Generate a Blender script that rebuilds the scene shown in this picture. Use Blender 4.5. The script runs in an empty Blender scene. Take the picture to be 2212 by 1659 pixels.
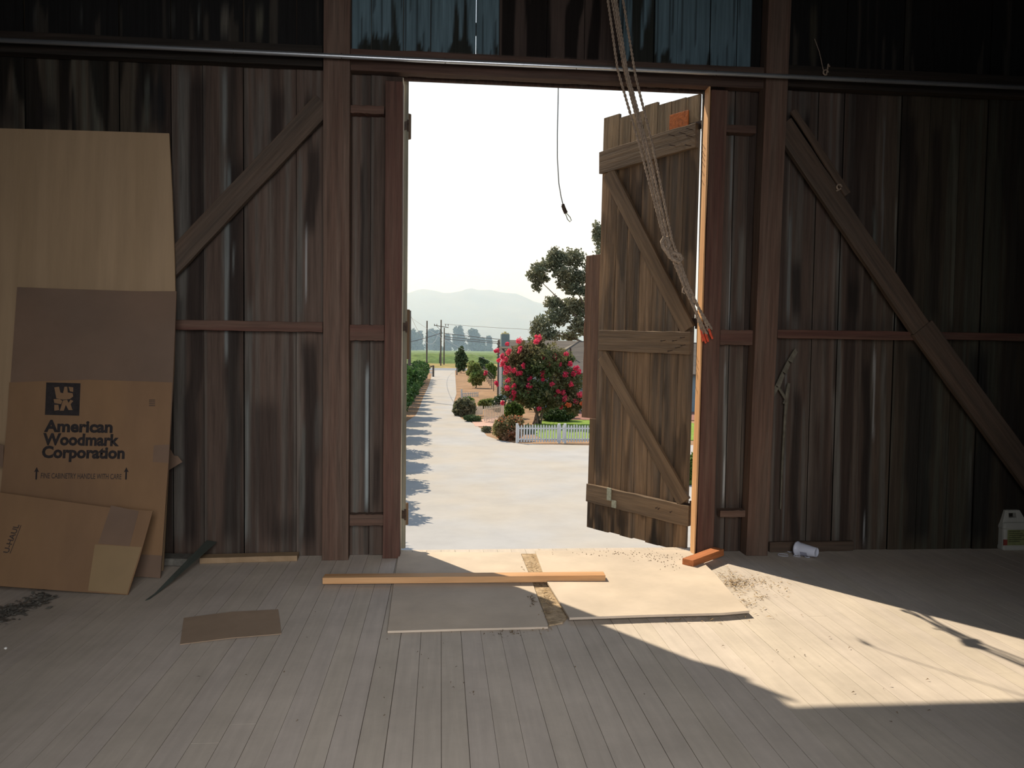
import bpy, math, random
import numpy as np
from mathutils import Vector, Matrix, noise as mnoise

R = random.Random(7)
NR = np.random.default_rng(11)
sc = bpy.context.scene
COL = sc.collection

# ------------------------------------------------------------------ camera
F = 1700.0; CX = 1106.0; CY = 829.5; EYE = 1.5
Yc = Vector(((952 - CX) / F, -(752 - CY) / F, -1)).normalized()
Xc = Vector(((20000 - CX) / F, -(1003 - CY) / F, -1)).normalized()
Xc = (Xc - Yc * Xc.dot(Yc)).normalized()
Zc = Xc.cross(Yc).normalized()
ROT = Matrix((Xc, Yc, Zc))                      # camera -> world
CAMP = Vector((0, 0, EYE))
cam_d = bpy.data.cameras.new('camera'); cam = bpy.data.objects.new('camera', cam_d); COL.objects.link(cam)
cam_d.sensor_width = 36; cam_d.lens = F / 2212 * 36; cam_d.clip_end = 6000; cam_d.clip_start = 0.05
cam.matrix_world = Matrix.Translation(CAMP) @ ROT.to_4x4()
sc.camera = cam

def ray(px, py):
    return ROT @ Vector(((px - CX) / F, -(py - CY) / F, -1))
def at_Y(px, py, Y):
    d = ray(px, py); return CAMP + d * (Y / d.y)
def at_Z(px, py, Z):
    d = ray(px, py); return CAMP + d * ((Z - EYE) / d.z)
GZ = -2.5
def at_G(px, py): return at_Z(px, py, GZ)
def on_plane(px, py, o, n):
    d = ray(px, py); return CAMP + d * ((o - CAMP).dot(n) / d.dot(n))

# ------------------------------------------------------------------ light
SUN = Vector((-1.80, 2.67, 3.47)).normalized()
sd = bpy.data.lights.new('sun', 'SUN'); sd.energy = 6.1; sd.angle = math.radians(0.6); sd.color = (1.0, .86, .66)
so = bpy.data.objects.new('sun', sd); COL.objects.link(so)
so.rotation_euler = SUN.to_track_quat('Z', 'Y').to_euler()
# added fill lamp behind the camera, standing in for a flash
ad = bpy.data.lights.new('added_rear_fill', 'AREA'); ad.shape = 'RECTANGLE'; ad.size = 2.4; ad.size_y = 2.4
ad.energy = 45; ad.spread = math.radians(76); ad.color = (1.0, .965, .95)
ao = bpy.data.objects.new('added_rear_fill', ad); COL.objects.link(ao)
ao.location = (0.15, -1.55, 2.3); ao.rotation_euler = (math.radians(75), 0, math.radians(4))

w = bpy.data.worlds.new('world'); sc.world = w; w.use_nodes = True
nt = w.node_tree; nt.nodes.clear()
wo = nt.nodes.new('ShaderNodeOutputWorld'); bg = nt.nodes.new('ShaderNodeBackground')
tc = nt.nodes.new('ShaderNodeTexCoord'); sx = nt.nodes.new('ShaderNodeSeparateXYZ'); rp = nt.nodes.new('ShaderNodeValToRGB')
nt.links.new(tc.outputs['Generated'], sx.inputs[0]); nt.links.new(sx.outputs['Z'], rp.inputs[0])
nt.links.new(rp.outputs[0], bg.inputs[0]); nt.links.new(bg.outputs[0], wo.inputs[0])
e = rp.color_ramp.elements
e[0].position = 0.0; e[0].color = (1.05, 1.12, 1.25, 1)
e[1].position = 1.0; e[1].color = (.22, .34, .55, 1)
x_ = e.new(0.24); x_.color = (1.15, 1.18, 1.2, 1)
x_ = e.new(0.40); x_.color = (.72, .86, 1.02, 1)
bg.inputs[1].default_value = 1.0
vs = sc.view_settings; vs.view_transform = 'Standard'; vs.look = 'None'; vs.exposure = 0; vs.gamma = 1; vs.use_curve_mapping = False
sc.cycles.max_bounces = 8; sc.cycles.diffuse_bounces = 4; sc.cycles.transparent_max_bounces = 8; sc.cycles.volume_bounces = 1
sc.cycles.use_denoising = True

# ------------------------------------------------------------------ materials
def nodes_of(name):
    m = bpy.data.materials.new(name); m.use_nodes = True
    return m, m.node_tree, m.node_tree.nodes['Principled BSDF']
def setin(b, **k):
    for a, v in k.items():
        b.inputs[a.replace('_', ' ')].default_value = v
def c4(c): return (c[0], c[1], c[2], 1)
def mat(name, col, rough=.8, metal=0, var=.12, scale=6, stretch=(1, 1, 1), bump=.0, attr=False, coord='Object', rnd=False, col2=None, detail=5, spec=.3):
    """procedural material: base colour modulated by (stretched) noise, optional bump"""
    m, t, b = nodes_of(name); N = t.nodes.new; L = t.links.new
    tc = N('ShaderNodeTexCoord'); mp = N('ShaderNodeMapping'); mp.inputs['Scale'].default_value = stretch
    src = tc.outputs[coord]
    if rnd:
        oi = N('ShaderNodeObjectInfo'); va = N('ShaderNodeVectorMath'); va.operation = 'ADD'
        mu = N('ShaderNodeMath'); mu.operation = 'MULTIPLY'; mu.inputs[1].default_value = 37.0
        L(oi.outputs['Random'], mu.inputs[0]); L(src, va.inputs[0]); L(mu.outputs[0], va.inputs[1]); src = va.outputs[0]
    L(src, mp.inputs[0])
    nz = N('ShaderNodeTexNoise'); nz.inputs['Scale'].default_value = scale; nz.inputs['Detail'].default_value = detail; nz.inputs['Roughness'].default_value = .65
    L(mp.outputs[0], nz.inputs[0])
    mr = N('ShaderNodeMapRange'); mr.inputs[1].default_value = .3; mr.inputs[2].default_value = .7
    mr.inputs[3].default_value = 1 - var; mr.inputs[4].default_value = 1 + var
    L(nz.outputs[0], mr.inputs[0])
    if col2 is not None:
        mx = N('ShaderNodeMix'); mx.data_type = 'RGBA'; mx.inputs[6].default_value = c4(col); mx.inputs[7].default_value = c4(col2)
        r2 = N('ShaderNodeMapRange'); r2.inputs[1].default_value = .38; r2.inputs[2].default_value = .62
        n2 = N('ShaderNodeTexNoise'); n2.inputs['Scale'].default_value = scale * .37; n2.inputs['Detail'].default_value = 3
        L(mp.outputs[0], n2.inputs[0]); L(n2.outputs[0], r2.inputs[0]); L(r2.outputs[0], mx.inputs[0]); base = mx.outputs[2]
    elif attr:
        at = N('ShaderNodeAttribute'); at.attribute_name = 'Col'; base = at.outputs['Color']
    else:
        rg = N('ShaderNodeRGB'); rg.outputs[0].default_value = c4(col); base = rg.outputs[0]
    vm = N('ShaderNodeVectorMath'); vm.operation = 'SCALE'; L(base, vm.inputs[0]); L(mr.outputs[0], vm.inputs['Scale'])
    L(vm.outputs[0], b.inputs['Base Color'])
    b.inputs['Roughness'].default_value = rough; b.inputs['Metallic'].default_value = metal
    b.inputs['Specular IOR Level'].default_value = spec
    if bump:
        bp = N('ShaderNodeBump'); bp.inputs['Strength'].default_value = bump; bp.inputs['Distance'].default_value = .01
        L(nz.outputs[0], bp.inputs['Height']); L(bp.outputs[0], b.inputs['Normal'])
    return m
def leafmat(name, col, col2, rough=.6, trans=.25):
    m = mat(name, col, rough, var=.3, scale=1.3, col2=col2, attr=False, spec=.25)
    t = m.node_tree; b = t.nodes['Principled BSDF']; N = t.nodes.new; L = t.links.new
    at = N('ShaderNodeAttribute'); at.attribute_name = 'Col'
    src = b.inputs['Base Color'].links[0].from_socket
    mm = N('ShaderNodeVectorMath'); mm.operation = 'MULTIPLY'; L(src, mm.inputs[0]); L(at.outputs['Color'], mm.inputs[1]); L(mm.outputs[0], b.inputs['Base Color'])
    tr = N('ShaderNodeBsdfTranslucent'); L(mm.outputs[0], tr.inputs[0])
    ms = N('ShaderNodeMixShader'); ms.inputs[0].default_value = trans
    o = t.nodes['Material Output']; L(b.outputs[0], ms.inputs[1]); L(tr.outputs[0], ms.inputs[2]); L(ms.outputs[0], o.inputs[0])
    return m

M = {}
G = (22, 22, 1.0)                      # grain runs along local Z
M['wall'] = mat('weathered_wall_wood', (.1, .08, .07), .85, var=.28, scale=2.2, stretch=G, bump=.5, attr=True, spec=.2)
M['post'] = mat('old_post_wood', (.110, .066, .048), .8, var=.34, scale=2.0, stretch=G, bump=.5, rnd=True, col2=(.125, .085, .064), spec=.25)
M['post_red'] = mat('red_brown_stud_wood', (.095, .045, .034), .8, var=.3, scale=2.0, stretch=G, bump=.5, rnd=True, col2=(.115, .068, .050), spec=.25)
M['beam'] = mat('beam_wood', (.070, .048, .038), .85, var=.35, scale=2.0, stretch=G, bump=.5, rnd=True, col2=(.085, .050, .038), spec=.2)
M['beam_dark'] = mat('dark_beam_wood', (.020, .017, .014), .85, var=.35, scale=2.0, stretch=G, bump=.5, rnd=True, col2=(.035, .026, .02), spec=.2)
M['brace'] = mat('brace_wood', (.080, .060, .046), .8, var=.3, scale=2.0, stretch=G, bump=.5, rnd=True, col2=(.095, .065, .046), spec=.25)
M['doorwood'] = mat('door_board_wood', (.2, .15, .1), .75, var=.42, scale=2.0, stretch=(16, 16, .8), bump=.6, attr=True, spec=.25)
M['doorledge'] = mat('door_ledge_wood', (.16, .105, .060), .75, var=.3, scale=2.0, stretch=(20, 20, 1), bump=.5, rnd=True, col2=(.11, .072, .042))
M['cream'] = mat('cream_paint', (.62, .56, .43), .7, var=.15, scale=3, stretch=(6, 6, 1), bump=.1)
M['lumber'] = mat('fresh_lumber', (.50, .265, .115), .65, var=.16, scale=2.2, stretch=(16, 16, 1), bump=.15, rnd=True, col2=(.60, .35, .17))
M['redblock'] = mat('red_block_wood', (.42, .15, .055), .7, var=.25, scale=3, stretch=(14, 14, 1), bump=.3)
M['ply'] = mat('plywood_face', (.31, .215, .125), .6, var=.10, scale=1.6, stretch=(9, .7, 9), coord='Object', col2=(.335, .235, .14), spec=.3)
M['sheet'] = mat('dusty_plywood', (.53, .455, .375), .9, var=.10, scale=3.0, stretch=(1, 1, 1), bump=.25, col2=(.60, .51, .41), spec=.1)
M['card'] = mat('cardboard', (.195, .118, .068), .85, var=.08, scale=5, stretch=(1, .35, 1), col2=(.225, .135, .072), spec=.15)
M['card_grey'] = mat('cardboard_dusty', (.150, .105, .078), .9, var=.08, scale=3, col2=(.175, .115, .080), spec=.1)
M['card_tape'] = mat('packing_tape_tan', (.24, .165, .085), .45, var=.08, scale=4, spec=.4)
M['card_y'] = mat('yellow_card', (.32, .24, .08), .8, var=.1)
M['ink'] = mat('black_ink', (.022, .018, .018), .8, var=.3, scale=30)
M['ink_soft'] = mat('faded_ink', (.055, .040, .034), .85, var=.3, scale=30)
M['pipe'] = mat('galvanised_steel', (.50, .53, .56), .32, metal=.85, var=.1, scale=5)
M['iron'] = mat('rusty_iron', (.06, .04, .03), .6, metal=.4, var=.4, scale=30, bump=.3)
M['latch'] = mat('aged_latch_metal', (.32, .33, .25), .5, metal=.2, var=.3, scale=40)
M['rust_plate'] = mat('rust_orange_plate', (.42, .115, .025), .75, var=.35, scale=3, stretch=(12, 12, 2), bump=.3)
M['rope'] = mat('hemp_rope', (.33, .26, .20), .95, var=.4, scale=60, bump=.6, spec=.05)
M['rope_red'] = mat('red_whipped_rope_end', (.62, .085, .04), .7, var=.3, scale=50)
M['cable'] = mat('steel_cable', (.20, .21, .22), .5, metal=.5, var=.2)
M['white'] = mat('white_paint', (.68, .66, .60), .6, var=.06, scale=8)
M['cup'] = mat('white_plastic_cup', (.62, .66, .78), .4, var=.04)
M['cuplabel'] = mat('printed_cup_grey', (.30, .32, .42), .5)
M['jug'] = mat('white_jug_plastic', (.40, .40, .36), .45, var=.05)
M['juglabel'] = mat('green_yellow_label', (.20, .22, .10), .5, var=.2, scale=30)
M['jugred'] = mat('red_label_patch', (.24, .05, .04), .5)
M['jugink'] = mat('label_print', (.03, .035, .02), .6)
M['greensheet'] = mat('dark_green_plastic_sheet', (.060, .072, .062), .5, var=.1, spec=.5)
M['straw'] = mat('dry_straw', (.36, .25, .13), .9, var=.4, scale=40)
M['debris'] = mat('dark_leaf_litter', (.14, .095, .055), .95, var=.5, scale=40)
M['chip'] = mat('grey_floor_debris', (.12, .115, .10), .9, var=.3, scale=20)
M['pebble'] = mat('white_chip', (.7, .7, .66), .6)
M['bark'] = mat('torn_grey_paper', (.12, .11, .085), .9, var=.35, scale=18)
# outside
M['concrete'] = mat('driveway_concrete', (.385, .375, .365), .9, var=.07, scale=.9, col2=(.405, .37, .325), bump=.05, spec=.15)
M['asphalt'] = mat('road_asphalt', (.21, .23, .26), .9, var=.05, scale=1)
M['soil'] = mat('bare_soil', (.34, .215, .13), .95, var=.25, scale=1.2, col2=(.26, .17, .105), spec=.05)
M['drygrass'] = mat('dry_grass', (.36, .25, .11), .95, var=.3, scale=.6, col2=(.22, .22, .09), spec=.05)
M['lawn'] = mat('lawn_green', (.17, .26, .045), .9, var=.2, scale=4, col2=(.20, .29, .055), spec=.1)
M['brick'] = mat('red_patio', (.26, .12, .09), .85, var=.15, scale=4)
M['pinkpath'] = mat('pink_concrete', (.50, .32, .25), .85, var=.08, scale=3)
M['field'] = mat('field_green', (.155, .21, .07), .95, var=.35, scale=.5, col2=(.11, .17, .06), spec=.05)
M['shingle'] = mat('roof_shingles', (.145, .125, .105), .9, var=.15, scale=1.5, stretch=(1, 1, 14), col2=(.12, .105, .09), spec=.1)
M['shingle_sunlit'] = mat('roof_shingles_sunlit_tone', (.19, .17, .135), .9, var=.1, scale=2, spec=.1)  # same shingles, sunlit tone put into the colour of the hip face
M['siding'] = mat('grey_blue_siding', (.17, .24, .28), .8, var=.1, scale=3)
M['siding_w'] = mat('pale_siding', (.50, .50, .48), .8, var=.08, scale=3)
M['glassd'] = mat('dark_window_glass', (.05, .07, .08), .1, var=.1, spec=.6)
M['door_b'] = mat('pale_blue_door', (.36, .46, .55), .6, var=.08)
M['chim'] = mat('grey_green_flue', (.15, .20, .20), .7, var=.1)
M['chimcap'] = mat('yellow_cap', (.50, .44, .22), .7)
M['polewood'] = mat('utility_pole_wood', (.11, .095, .08), .9, var=.2, scale=2, stretch=(8, 8, 1))
M['wire'] = mat('overhead_wire', (.10, .10, .10), .6)
M['wire_l'] = mat('pale_service_wire', (.55, .55, .55), .5)
M['fence_w'] = mat('white_picket_paint', (.60, .61, .62), .7, var=.08, scale=6)
M['fence_t'] = mat('cream_gate_paint', (.84, .72, .58), .7, var=.08, scale=6)
M['bark_t'] = mat('tree_bark', (.19, .15, .12), .9, var=.3, scale=4, stretch=(5, 5, 1), bump=.4)
M['citrus'] = leafmat('citrus_leaves', (.045, .10, .028), (.07, .15, .035))
M['euc'] = leafmat('eucalyptus_leaves', (.15, .18, .115), (.20, .20, .12), trans=.35)
M['far'] = leafmat('far_tree_leaves', (.05, .075, .05), (.06, .08, .05))
M['crape'] = leafmat('crape_leaves', (.085, .12, .045), (.20, .16, .08), trans=.4)
M['petal'] = leafmat('pink_petals', (.74, .05, .14), (.82, .12, .18), trans=.35)
M['petal_o'] = leafmat('coral_petals', (.75, .12, .06), (.8, .2, .08), trans=.3)
M['whiteflower'] = leafmat('pale_flowers', (.55, .55, .48), (.6, .62, .55))
M['bushgreen'] = leafmat('bush_leaves', (.10, .17, .035), (.14, .22, .05), trans=.3)
M['bushgrey'] = leafmat('grey_green_bush_leaves', (.17, .19, .10), (.22, .20, .13), trans=.35)
M['bushred'] = leafmat('reddish_bush_leaves', (.22, .23, .08), (.36, .20, .13), trans=.4)
M['youngleaf'] = leafmat('young_tree_leaves', (.19, .26, .07), (.24, .23, .09), trans=.4)
M['darkleaf'] = leafmat('dark_shrub_leaves', (.065, .11, .045), (.085, .13, .055))
M['mountain'] = mat('far_mountain_slope', (.10, .12, .11), .95, var=.3, scale=.012, col2=(.15, .14, .11), spec=.0)

# floor: painted/dusty boards, per-board tone from attribute
def floor_mat():
    m, t, b = nodes_of('dusty_floor_boards'); N = t.nodes.new; L = t.links.new
    at = N('ShaderNodeAttribute'); at.attribute_name = 'Col'
    tc = N('ShaderNodeTexCoord')
    mp = N('ShaderNodeMapping'); mp.inputs['Scale'].default_value = (14, .9, 1); L(tc.outputs['Object'], mp.inputs[0])
    n1 = N('ShaderNodeTexNoise'); n1.inputs['Scale'].default_value = 2.5; n1.inputs['Detail'].default_value = 6; L(mp.outputs[0], n1.inputs[0])
    n2 = N('ShaderNodeTexNoise'); n2.inputs['Scale'].default_value = 1.7; n2.inputs['Detail'].default_value = 6; n2.inputs['Roughness'].default_value = .7; L(tc.outputs['Object'], n2.inputs[0])
    r1 = N('ShaderNodeMapRange'); r1.inputs[1].default_value = .3; r1.inputs[2].default_value = .7; r1.inputs[3].default_value = .93; r1.inputs[4].default_value = 1.05; L(n1.outputs[0], r1.inputs[0])
    r2 = N('ShaderNodeMapRange'); r2.inputs[1].default_value = .32; r2.inputs[2].default_value = .68; r2.inputs[3].default_value = .86; r2.inputs[4].default_value = 1.08; L(n2.outputs[0], r2.inputs[0])
    mu = N('ShaderNodeMath'); mu.operation = 'MULTIPLY'; L(r1.outputs[0], mu.inputs[0]); L(r2.outputs[0], mu.inputs[1])
    v = N('ShaderNodeVectorMath'); v.operation = 'SCALE'; L(at.outputs['Color'], v.inputs[0]); L(mu.outputs[0], v.inputs['Scale'])
    L(v.outputs[0], b.inputs['Base Color']); b.inputs['Roughness'].default_value = .85; b.inputs['Specular IOR Level'].default_value = .15
    bp = N('ShaderNodeBump'); bp.inputs['Strength'].default_value = .3; bp.inputs['Distance'].default_value = .004; L(n1.outputs[0], bp.inputs['Height']); L(bp.outputs[0], b.inputs['Normal'])
    return m
M['floor'] = floor_mat()

# ------------------------------------------------------------------ mesh helpers
class MB:
    def __init__(s): s.v = []; s.f = []; s.c = []
    def add(s, vs, fs, col=None):
        k = len(s.v); s.v += [tuple(p) for p in vs]; s.f += [tuple(i + k for i in f) for f in fs]
        if col is not None: s.c += [col] * len(vs)
    def hexa(s, p, col=None):                    # 8 points: bottom 4 (ccw), top 4
        s.add(p, [(0, 3, 2, 1), (4, 5, 6, 7), (0, 1, 5, 4), (1, 2, 6, 5), (2, 3, 7, 6), (3, 0, 4, 7)], col)
    def box(s, x0, x1, y0, y1, z0, z1, col=None):
        s.hexa([(x0, y0, z0), (x1, y0, z0), (x1, y1, z0), (x0, y1, z0), (x0, y0, z1), (x1, y0, z1), (x1, y1, z1), (x0, y1, z1)], col)
    def beam(s, p0, p1, w, t, up=(0, -1, 0), n=1, jit=0, col=None):
        """bar from p0 to p1, width w across, thickness t along 'up'; n segments with wobble"""
        p0 = Vector(p0); p1 = Vector(p1); z = (p1 - p0).normalized(); u = Vector(up); u = (u - z * u.dot(z)).normalized(); x = u.cross(z)
        rings = []
        for i in range(n + 1):
            c = p0.lerp(p1, i / n)
            j = lambda: R.uniform(-jit, jit)
            rings.append([c + x * (-w / 2 + j()) - u * (t / 2), c + x * (w / 2 + j()) - u * (t / 2), c + x * (w / 2 + j()) + u * (t / 2), c + x * (-w / 2 + j()) + u * (t / 2)])
        vs = [p for r in rings for p in r]; fs = [(3, 2, 1, 0), tuple(4 * n + k for k in range(4))]
        for i in range(n):
            for k in range(4):
                a = 4 * i + k; b = 4 * i + (k + 1) % 4; fs.append((a, b, b + 4, a + 4))
        s.add(vs, fs, col)
    def tube(s, pts, r, seg=8, col=None, caps=True):
        pts = [Vector(p) for p in pts]; n = len(pts); rr = r if isinstance(r, (list, tuple)) else [r] * n
        prev = None; vs = []
        for i, p in enumerate(pts):
            d = (pts[min(i + 1, n - 1)] - pts[max(i - 1, 0)])
            d = d.normalized() if d.length > 1e-9 else Vector((0, 0, 1))
            if prev is None:
                a = Vector((0, 0, 1)) if abs(d.z) < .9 else Vector((1, 0, 0)); u = a.cross(d).normalized()
            else:
                u = prev - d * prev.dot(d); u = u.normalized() if u.length > 1e-6 else d.orthogonal().normalized()
            prev = u; v = d.cross(u)
            for k in range(seg):
                a = 2 * math.pi * k / seg; vs.append(p + (u * math.cos(a) + v * math.sin(a)) * rr[i])
        fs = []
        for i in range(n - 1):
            for k in range(seg):
                a = i * seg + k; b = i * seg + (k + 1) % seg; fs.append((a, b, b + seg, a + seg))
        if caps: fs += [tuple(range(seg - 1, -1, -1)), tuple((n - 1) * seg + k for k in range(seg))]
        s.add(vs, fs, col)
    def poly(s, pts, z0, z1, col=None):           # prism from xy outline
        n = len(pts); vs = [(p[0], p[1], z0) for p in pts] + [(p[0], p[1], z1) for p in pts]
        fs = [tuple(range(n - 1, -1, -1)), tuple(range(n, 2 * n))] + [(i, (i + 1) % n, n + (i + 1) % n, n + i) for i in range(n)]
        s.add(vs, fs, col)
    def build(s, name, m, parent=None, smooth=False, bevel=0):
        me = bpy.data.meshes.new(name); me.from_pydata(s.v, [], s.f); 
        if s.c and len(s.c) == len(s.v):
            a = me.color_attributes.new('Col', 'FLOAT_COLOR', 'POINT'); a.data.foreach_set('color', np.array([(c[0], c[1], c[2], 1) for c in s.c], dtype=np.float32).ravel())
        me.materials.append(M[m] if isinstance(m, str) else m); me.validate(); me.update()
        if smooth: me.polygons.foreach_set('use_smooth', [True] * len(me.polygons))
        o = bpy.data.objects.new(name, me); COL.objects.link(o)
        if parent: o.parent = parent
        if bevel:
            b = o.modifiers.new('bevel', 'BEVEL'); b.width = bevel; b.segments = 2; b.limit_method = 'ANGLE'
        return o
def tag(o, label, cat, group=None, kind=None):
    if label: o['label'] = label
    if cat: o['category'] = cat
    if group: o['group'] = group
    if kind: o['kind'] = kind
    return o
def empty(name, loc=(0, 0, 0), label=None, cat=None, group=None, kind=None, mw=None):
    o = bpy.data.objects.new(name, None); COL.objects.link(o); o.empty_display_size = .1
    if mw is not None: o.matrix_world = mw
    else: o.location = loc
    tag(o, label, cat, group, kind)
    return o
def frame(o, x, y):
    """matrix with origin o, local X along x, local Y along y (orthogonalised), local Z = X x Y"""
    x = Vector(x).normalized(); y = Vector(y); y = (y - x * y.dot(x)).normalized(); z = x.cross(y)
    m = Matrix((x, y, z)).transposed().to_4x4(); m.translation = Vector(o); return m
def timber(name, p0, p1, w, t, m, label=None, cat='beam', group=None, up=(0, -1, 0), parent=None, n=10, jit=.003, bevel=.004, kind=None):
    """a piece of timber as its own object; grain runs along local Z"""
    p0 = Vector(p0); p1 = Vector(p1); z = (p1 - p0).normalized(); u = Vector(up); u = (u - z * u.dot(z)).normalized(); x = u.cross(z)
    mw = Matrix((x, u, z)).transposed().to_4x4(); mw.translation = p0
    b = MB(); b.beam((0, 0, 0), (0, 0, (p1 - p0).length), w, t, up=(0, 1, 0), n=n, jit=jit)
    o = b.build(name, m, bevel=bevel)
    if parent: o.parent = parent; o.matrix_parent_inverse = Matrix.Identity(4); o.matrix_local = parent.matrix_world.inverted() @ mw if parent.type == 'EMPTY' else mw
    else: o.matrix_world = mw
    tag(o, label, cat if not parent else None, group, kind)
    return o
def fast_mesh(name, V, nper, m, cols=None, parent=None):
    """V: (n, nper, 3) array of separate polygons"""
    n = V.shape[0]; me = bpy.data.meshes.new(name)
    me.vertices.add(n * nper); me.vertices.foreach_set('co', V.astype(np.float32).ravel())
    me.loops.add(n * nper); me.loops.foreach_set('vertex_index', np.arange(n * nper, dtype=np.int32))
    me.polygons.add(n); me.polygons.foreach_set('loop_start', np.arange(0, n * nper, nper, dtype=np.int32)); me.polygons.foreach_set('loop_total', np.full(n, nper, dtype=np.int32))
    me.update(calc_edges=True)
    if cols is None: cols = np.ones((n, 3))
    a = me.color_attributes.new('Col', 'FLOAT_COLOR', 'POINT'); cc = np.ones((n, nper, 4), dtype=np.float32); cc[:, :, :3] = cols[:, None, :]
    a.data.foreach_set('color', cc.ravel())
    me.materials.append(M[m]); o = bpy.data.objects.new(name, me); COL.objects.link(o)
    if parent: o.parent = parent
    return o
def leaves(name, blobs, n, size, m, parent=None, shell=.55, aspect=2.0, droop=0):
    """leafy mass: n small bent leaves spread through ellipsoid clumps (x,y,z,rx,ry,rz)"""
    B = np.array(blobs, float); w = (B[:, 3] * B[:, 4] * B[:, 5]) ** .67; w /= w.sum()
    k = NR.choice(len(B), n, p=w); d = NR.normal(size=(n, 3)); d /= np.linalg.norm(d, axis=1)[:, None]
    r = shell + (1 - shell) * NR.random(n) ** .6
    r *= 1 + .22 * np.sin(d[:, 0] * 7 + k) * np.cos(d[:, 2] * 6 + k * 2) + NR.normal(size=n) * .06
    C = B[k, :3] + d * B[k, 3:] * r[:, None]
    a = NR.normal(size=(n, 3)); a[:, 2] -= droop; a /= np.linalg.norm(a, axis=1)[:, None]
    b = np.cross(a, NR.normal(size=(n, 3))); b /= np.linalg.norm(b, axis=1)[:, None]
    s = size * NR.uniform(.6, 1.3, n); L = a * (s * aspect / 2)[:, None]; W = b * (s / 2)[:, None]; nn = np.cross(a, b) * (s * .18)[:, None]
    V = np.stack([C - L, C + W + nn, C + L, C - W + nn], 1)
    cols = (NR.uniform(.7, 1.3, n))[:, None] * np.array([1, 1, 1])[None, :]
    return fast_mesh(name, V, 4, m, cols, parent)

# ------------------------------------------------------------------ value noise for stains
_tab = NR.random((256, 256))
def vnoise(x, y):
    xi = np.floor(x).astype(int); yi = np.floor(y).astype(int); fx = x - xi; fy = y - yi
    fx = fx * fx * (3 - 2 * fx); fy = fy * fy * (3 - 2 * fy)
    g = lambda i, j: _tab[i & 255, j & 255]
    return (g(xi, yi) * (1 - fx) + g(xi + 1, yi) * fx) * (1 - fy) + (g(xi, yi + 1) * (1 - fx) + g(xi + 1, yi + 1) * fx) * fy
def fb(x, y, o=3):
    s = 0; a = 1; t = 0
    for i in range(o): s = s + a * vnoise(x * 2 ** i + 17.3 * i, y * 2 ** i + 5.1 * i); t += a; a *= .5
    return s / t
def sm(a, b, x): x = np.clip((x - a) / (b - a), 0, 1); return x * x * (3 - 2 * x)

# ================================================================== THE BARN SHELL
WY = 5.70                          # inner face of the front wall boards
XL, XR = -4.7, 5.9
ZT = 5.3
dl = at_Y(866, 700, 5.62).x        # opening left
dr = at_Y(1519, 700, 5.60).x       # opening right
ZL = at_Y(1200, 187, 5.75).z       # lintel underside
# board seams (pixel columns read on the wall at mid height)
seam_px = [-420, -330, -235, -140, -40, 60, 160, 262, 372, 440, 527, 640, 700, 757, 800, 868]
seams = [at_Y(p, 600, WY).x for p in seam_px]
seams_mid = [at_Y(p, 100, WY).x for p in (868, 930, 1028, 1078, 1180, 1262, 1345, 1412, 1462, 1533)]
seams_r = [at_Y(p, 600, WY).x for p in (1533, 1578, 1610, 1655, 1700, 1757, 1812, 1866, 1935, 1996, 2062, 2120, 2190, 2275, 2370, 2470, 2580)]
SE = sorted([XL] + [s for s in seams if s > XL + .05] + seams_mid[1:] + seams_r[1:] + [XR])

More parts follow.
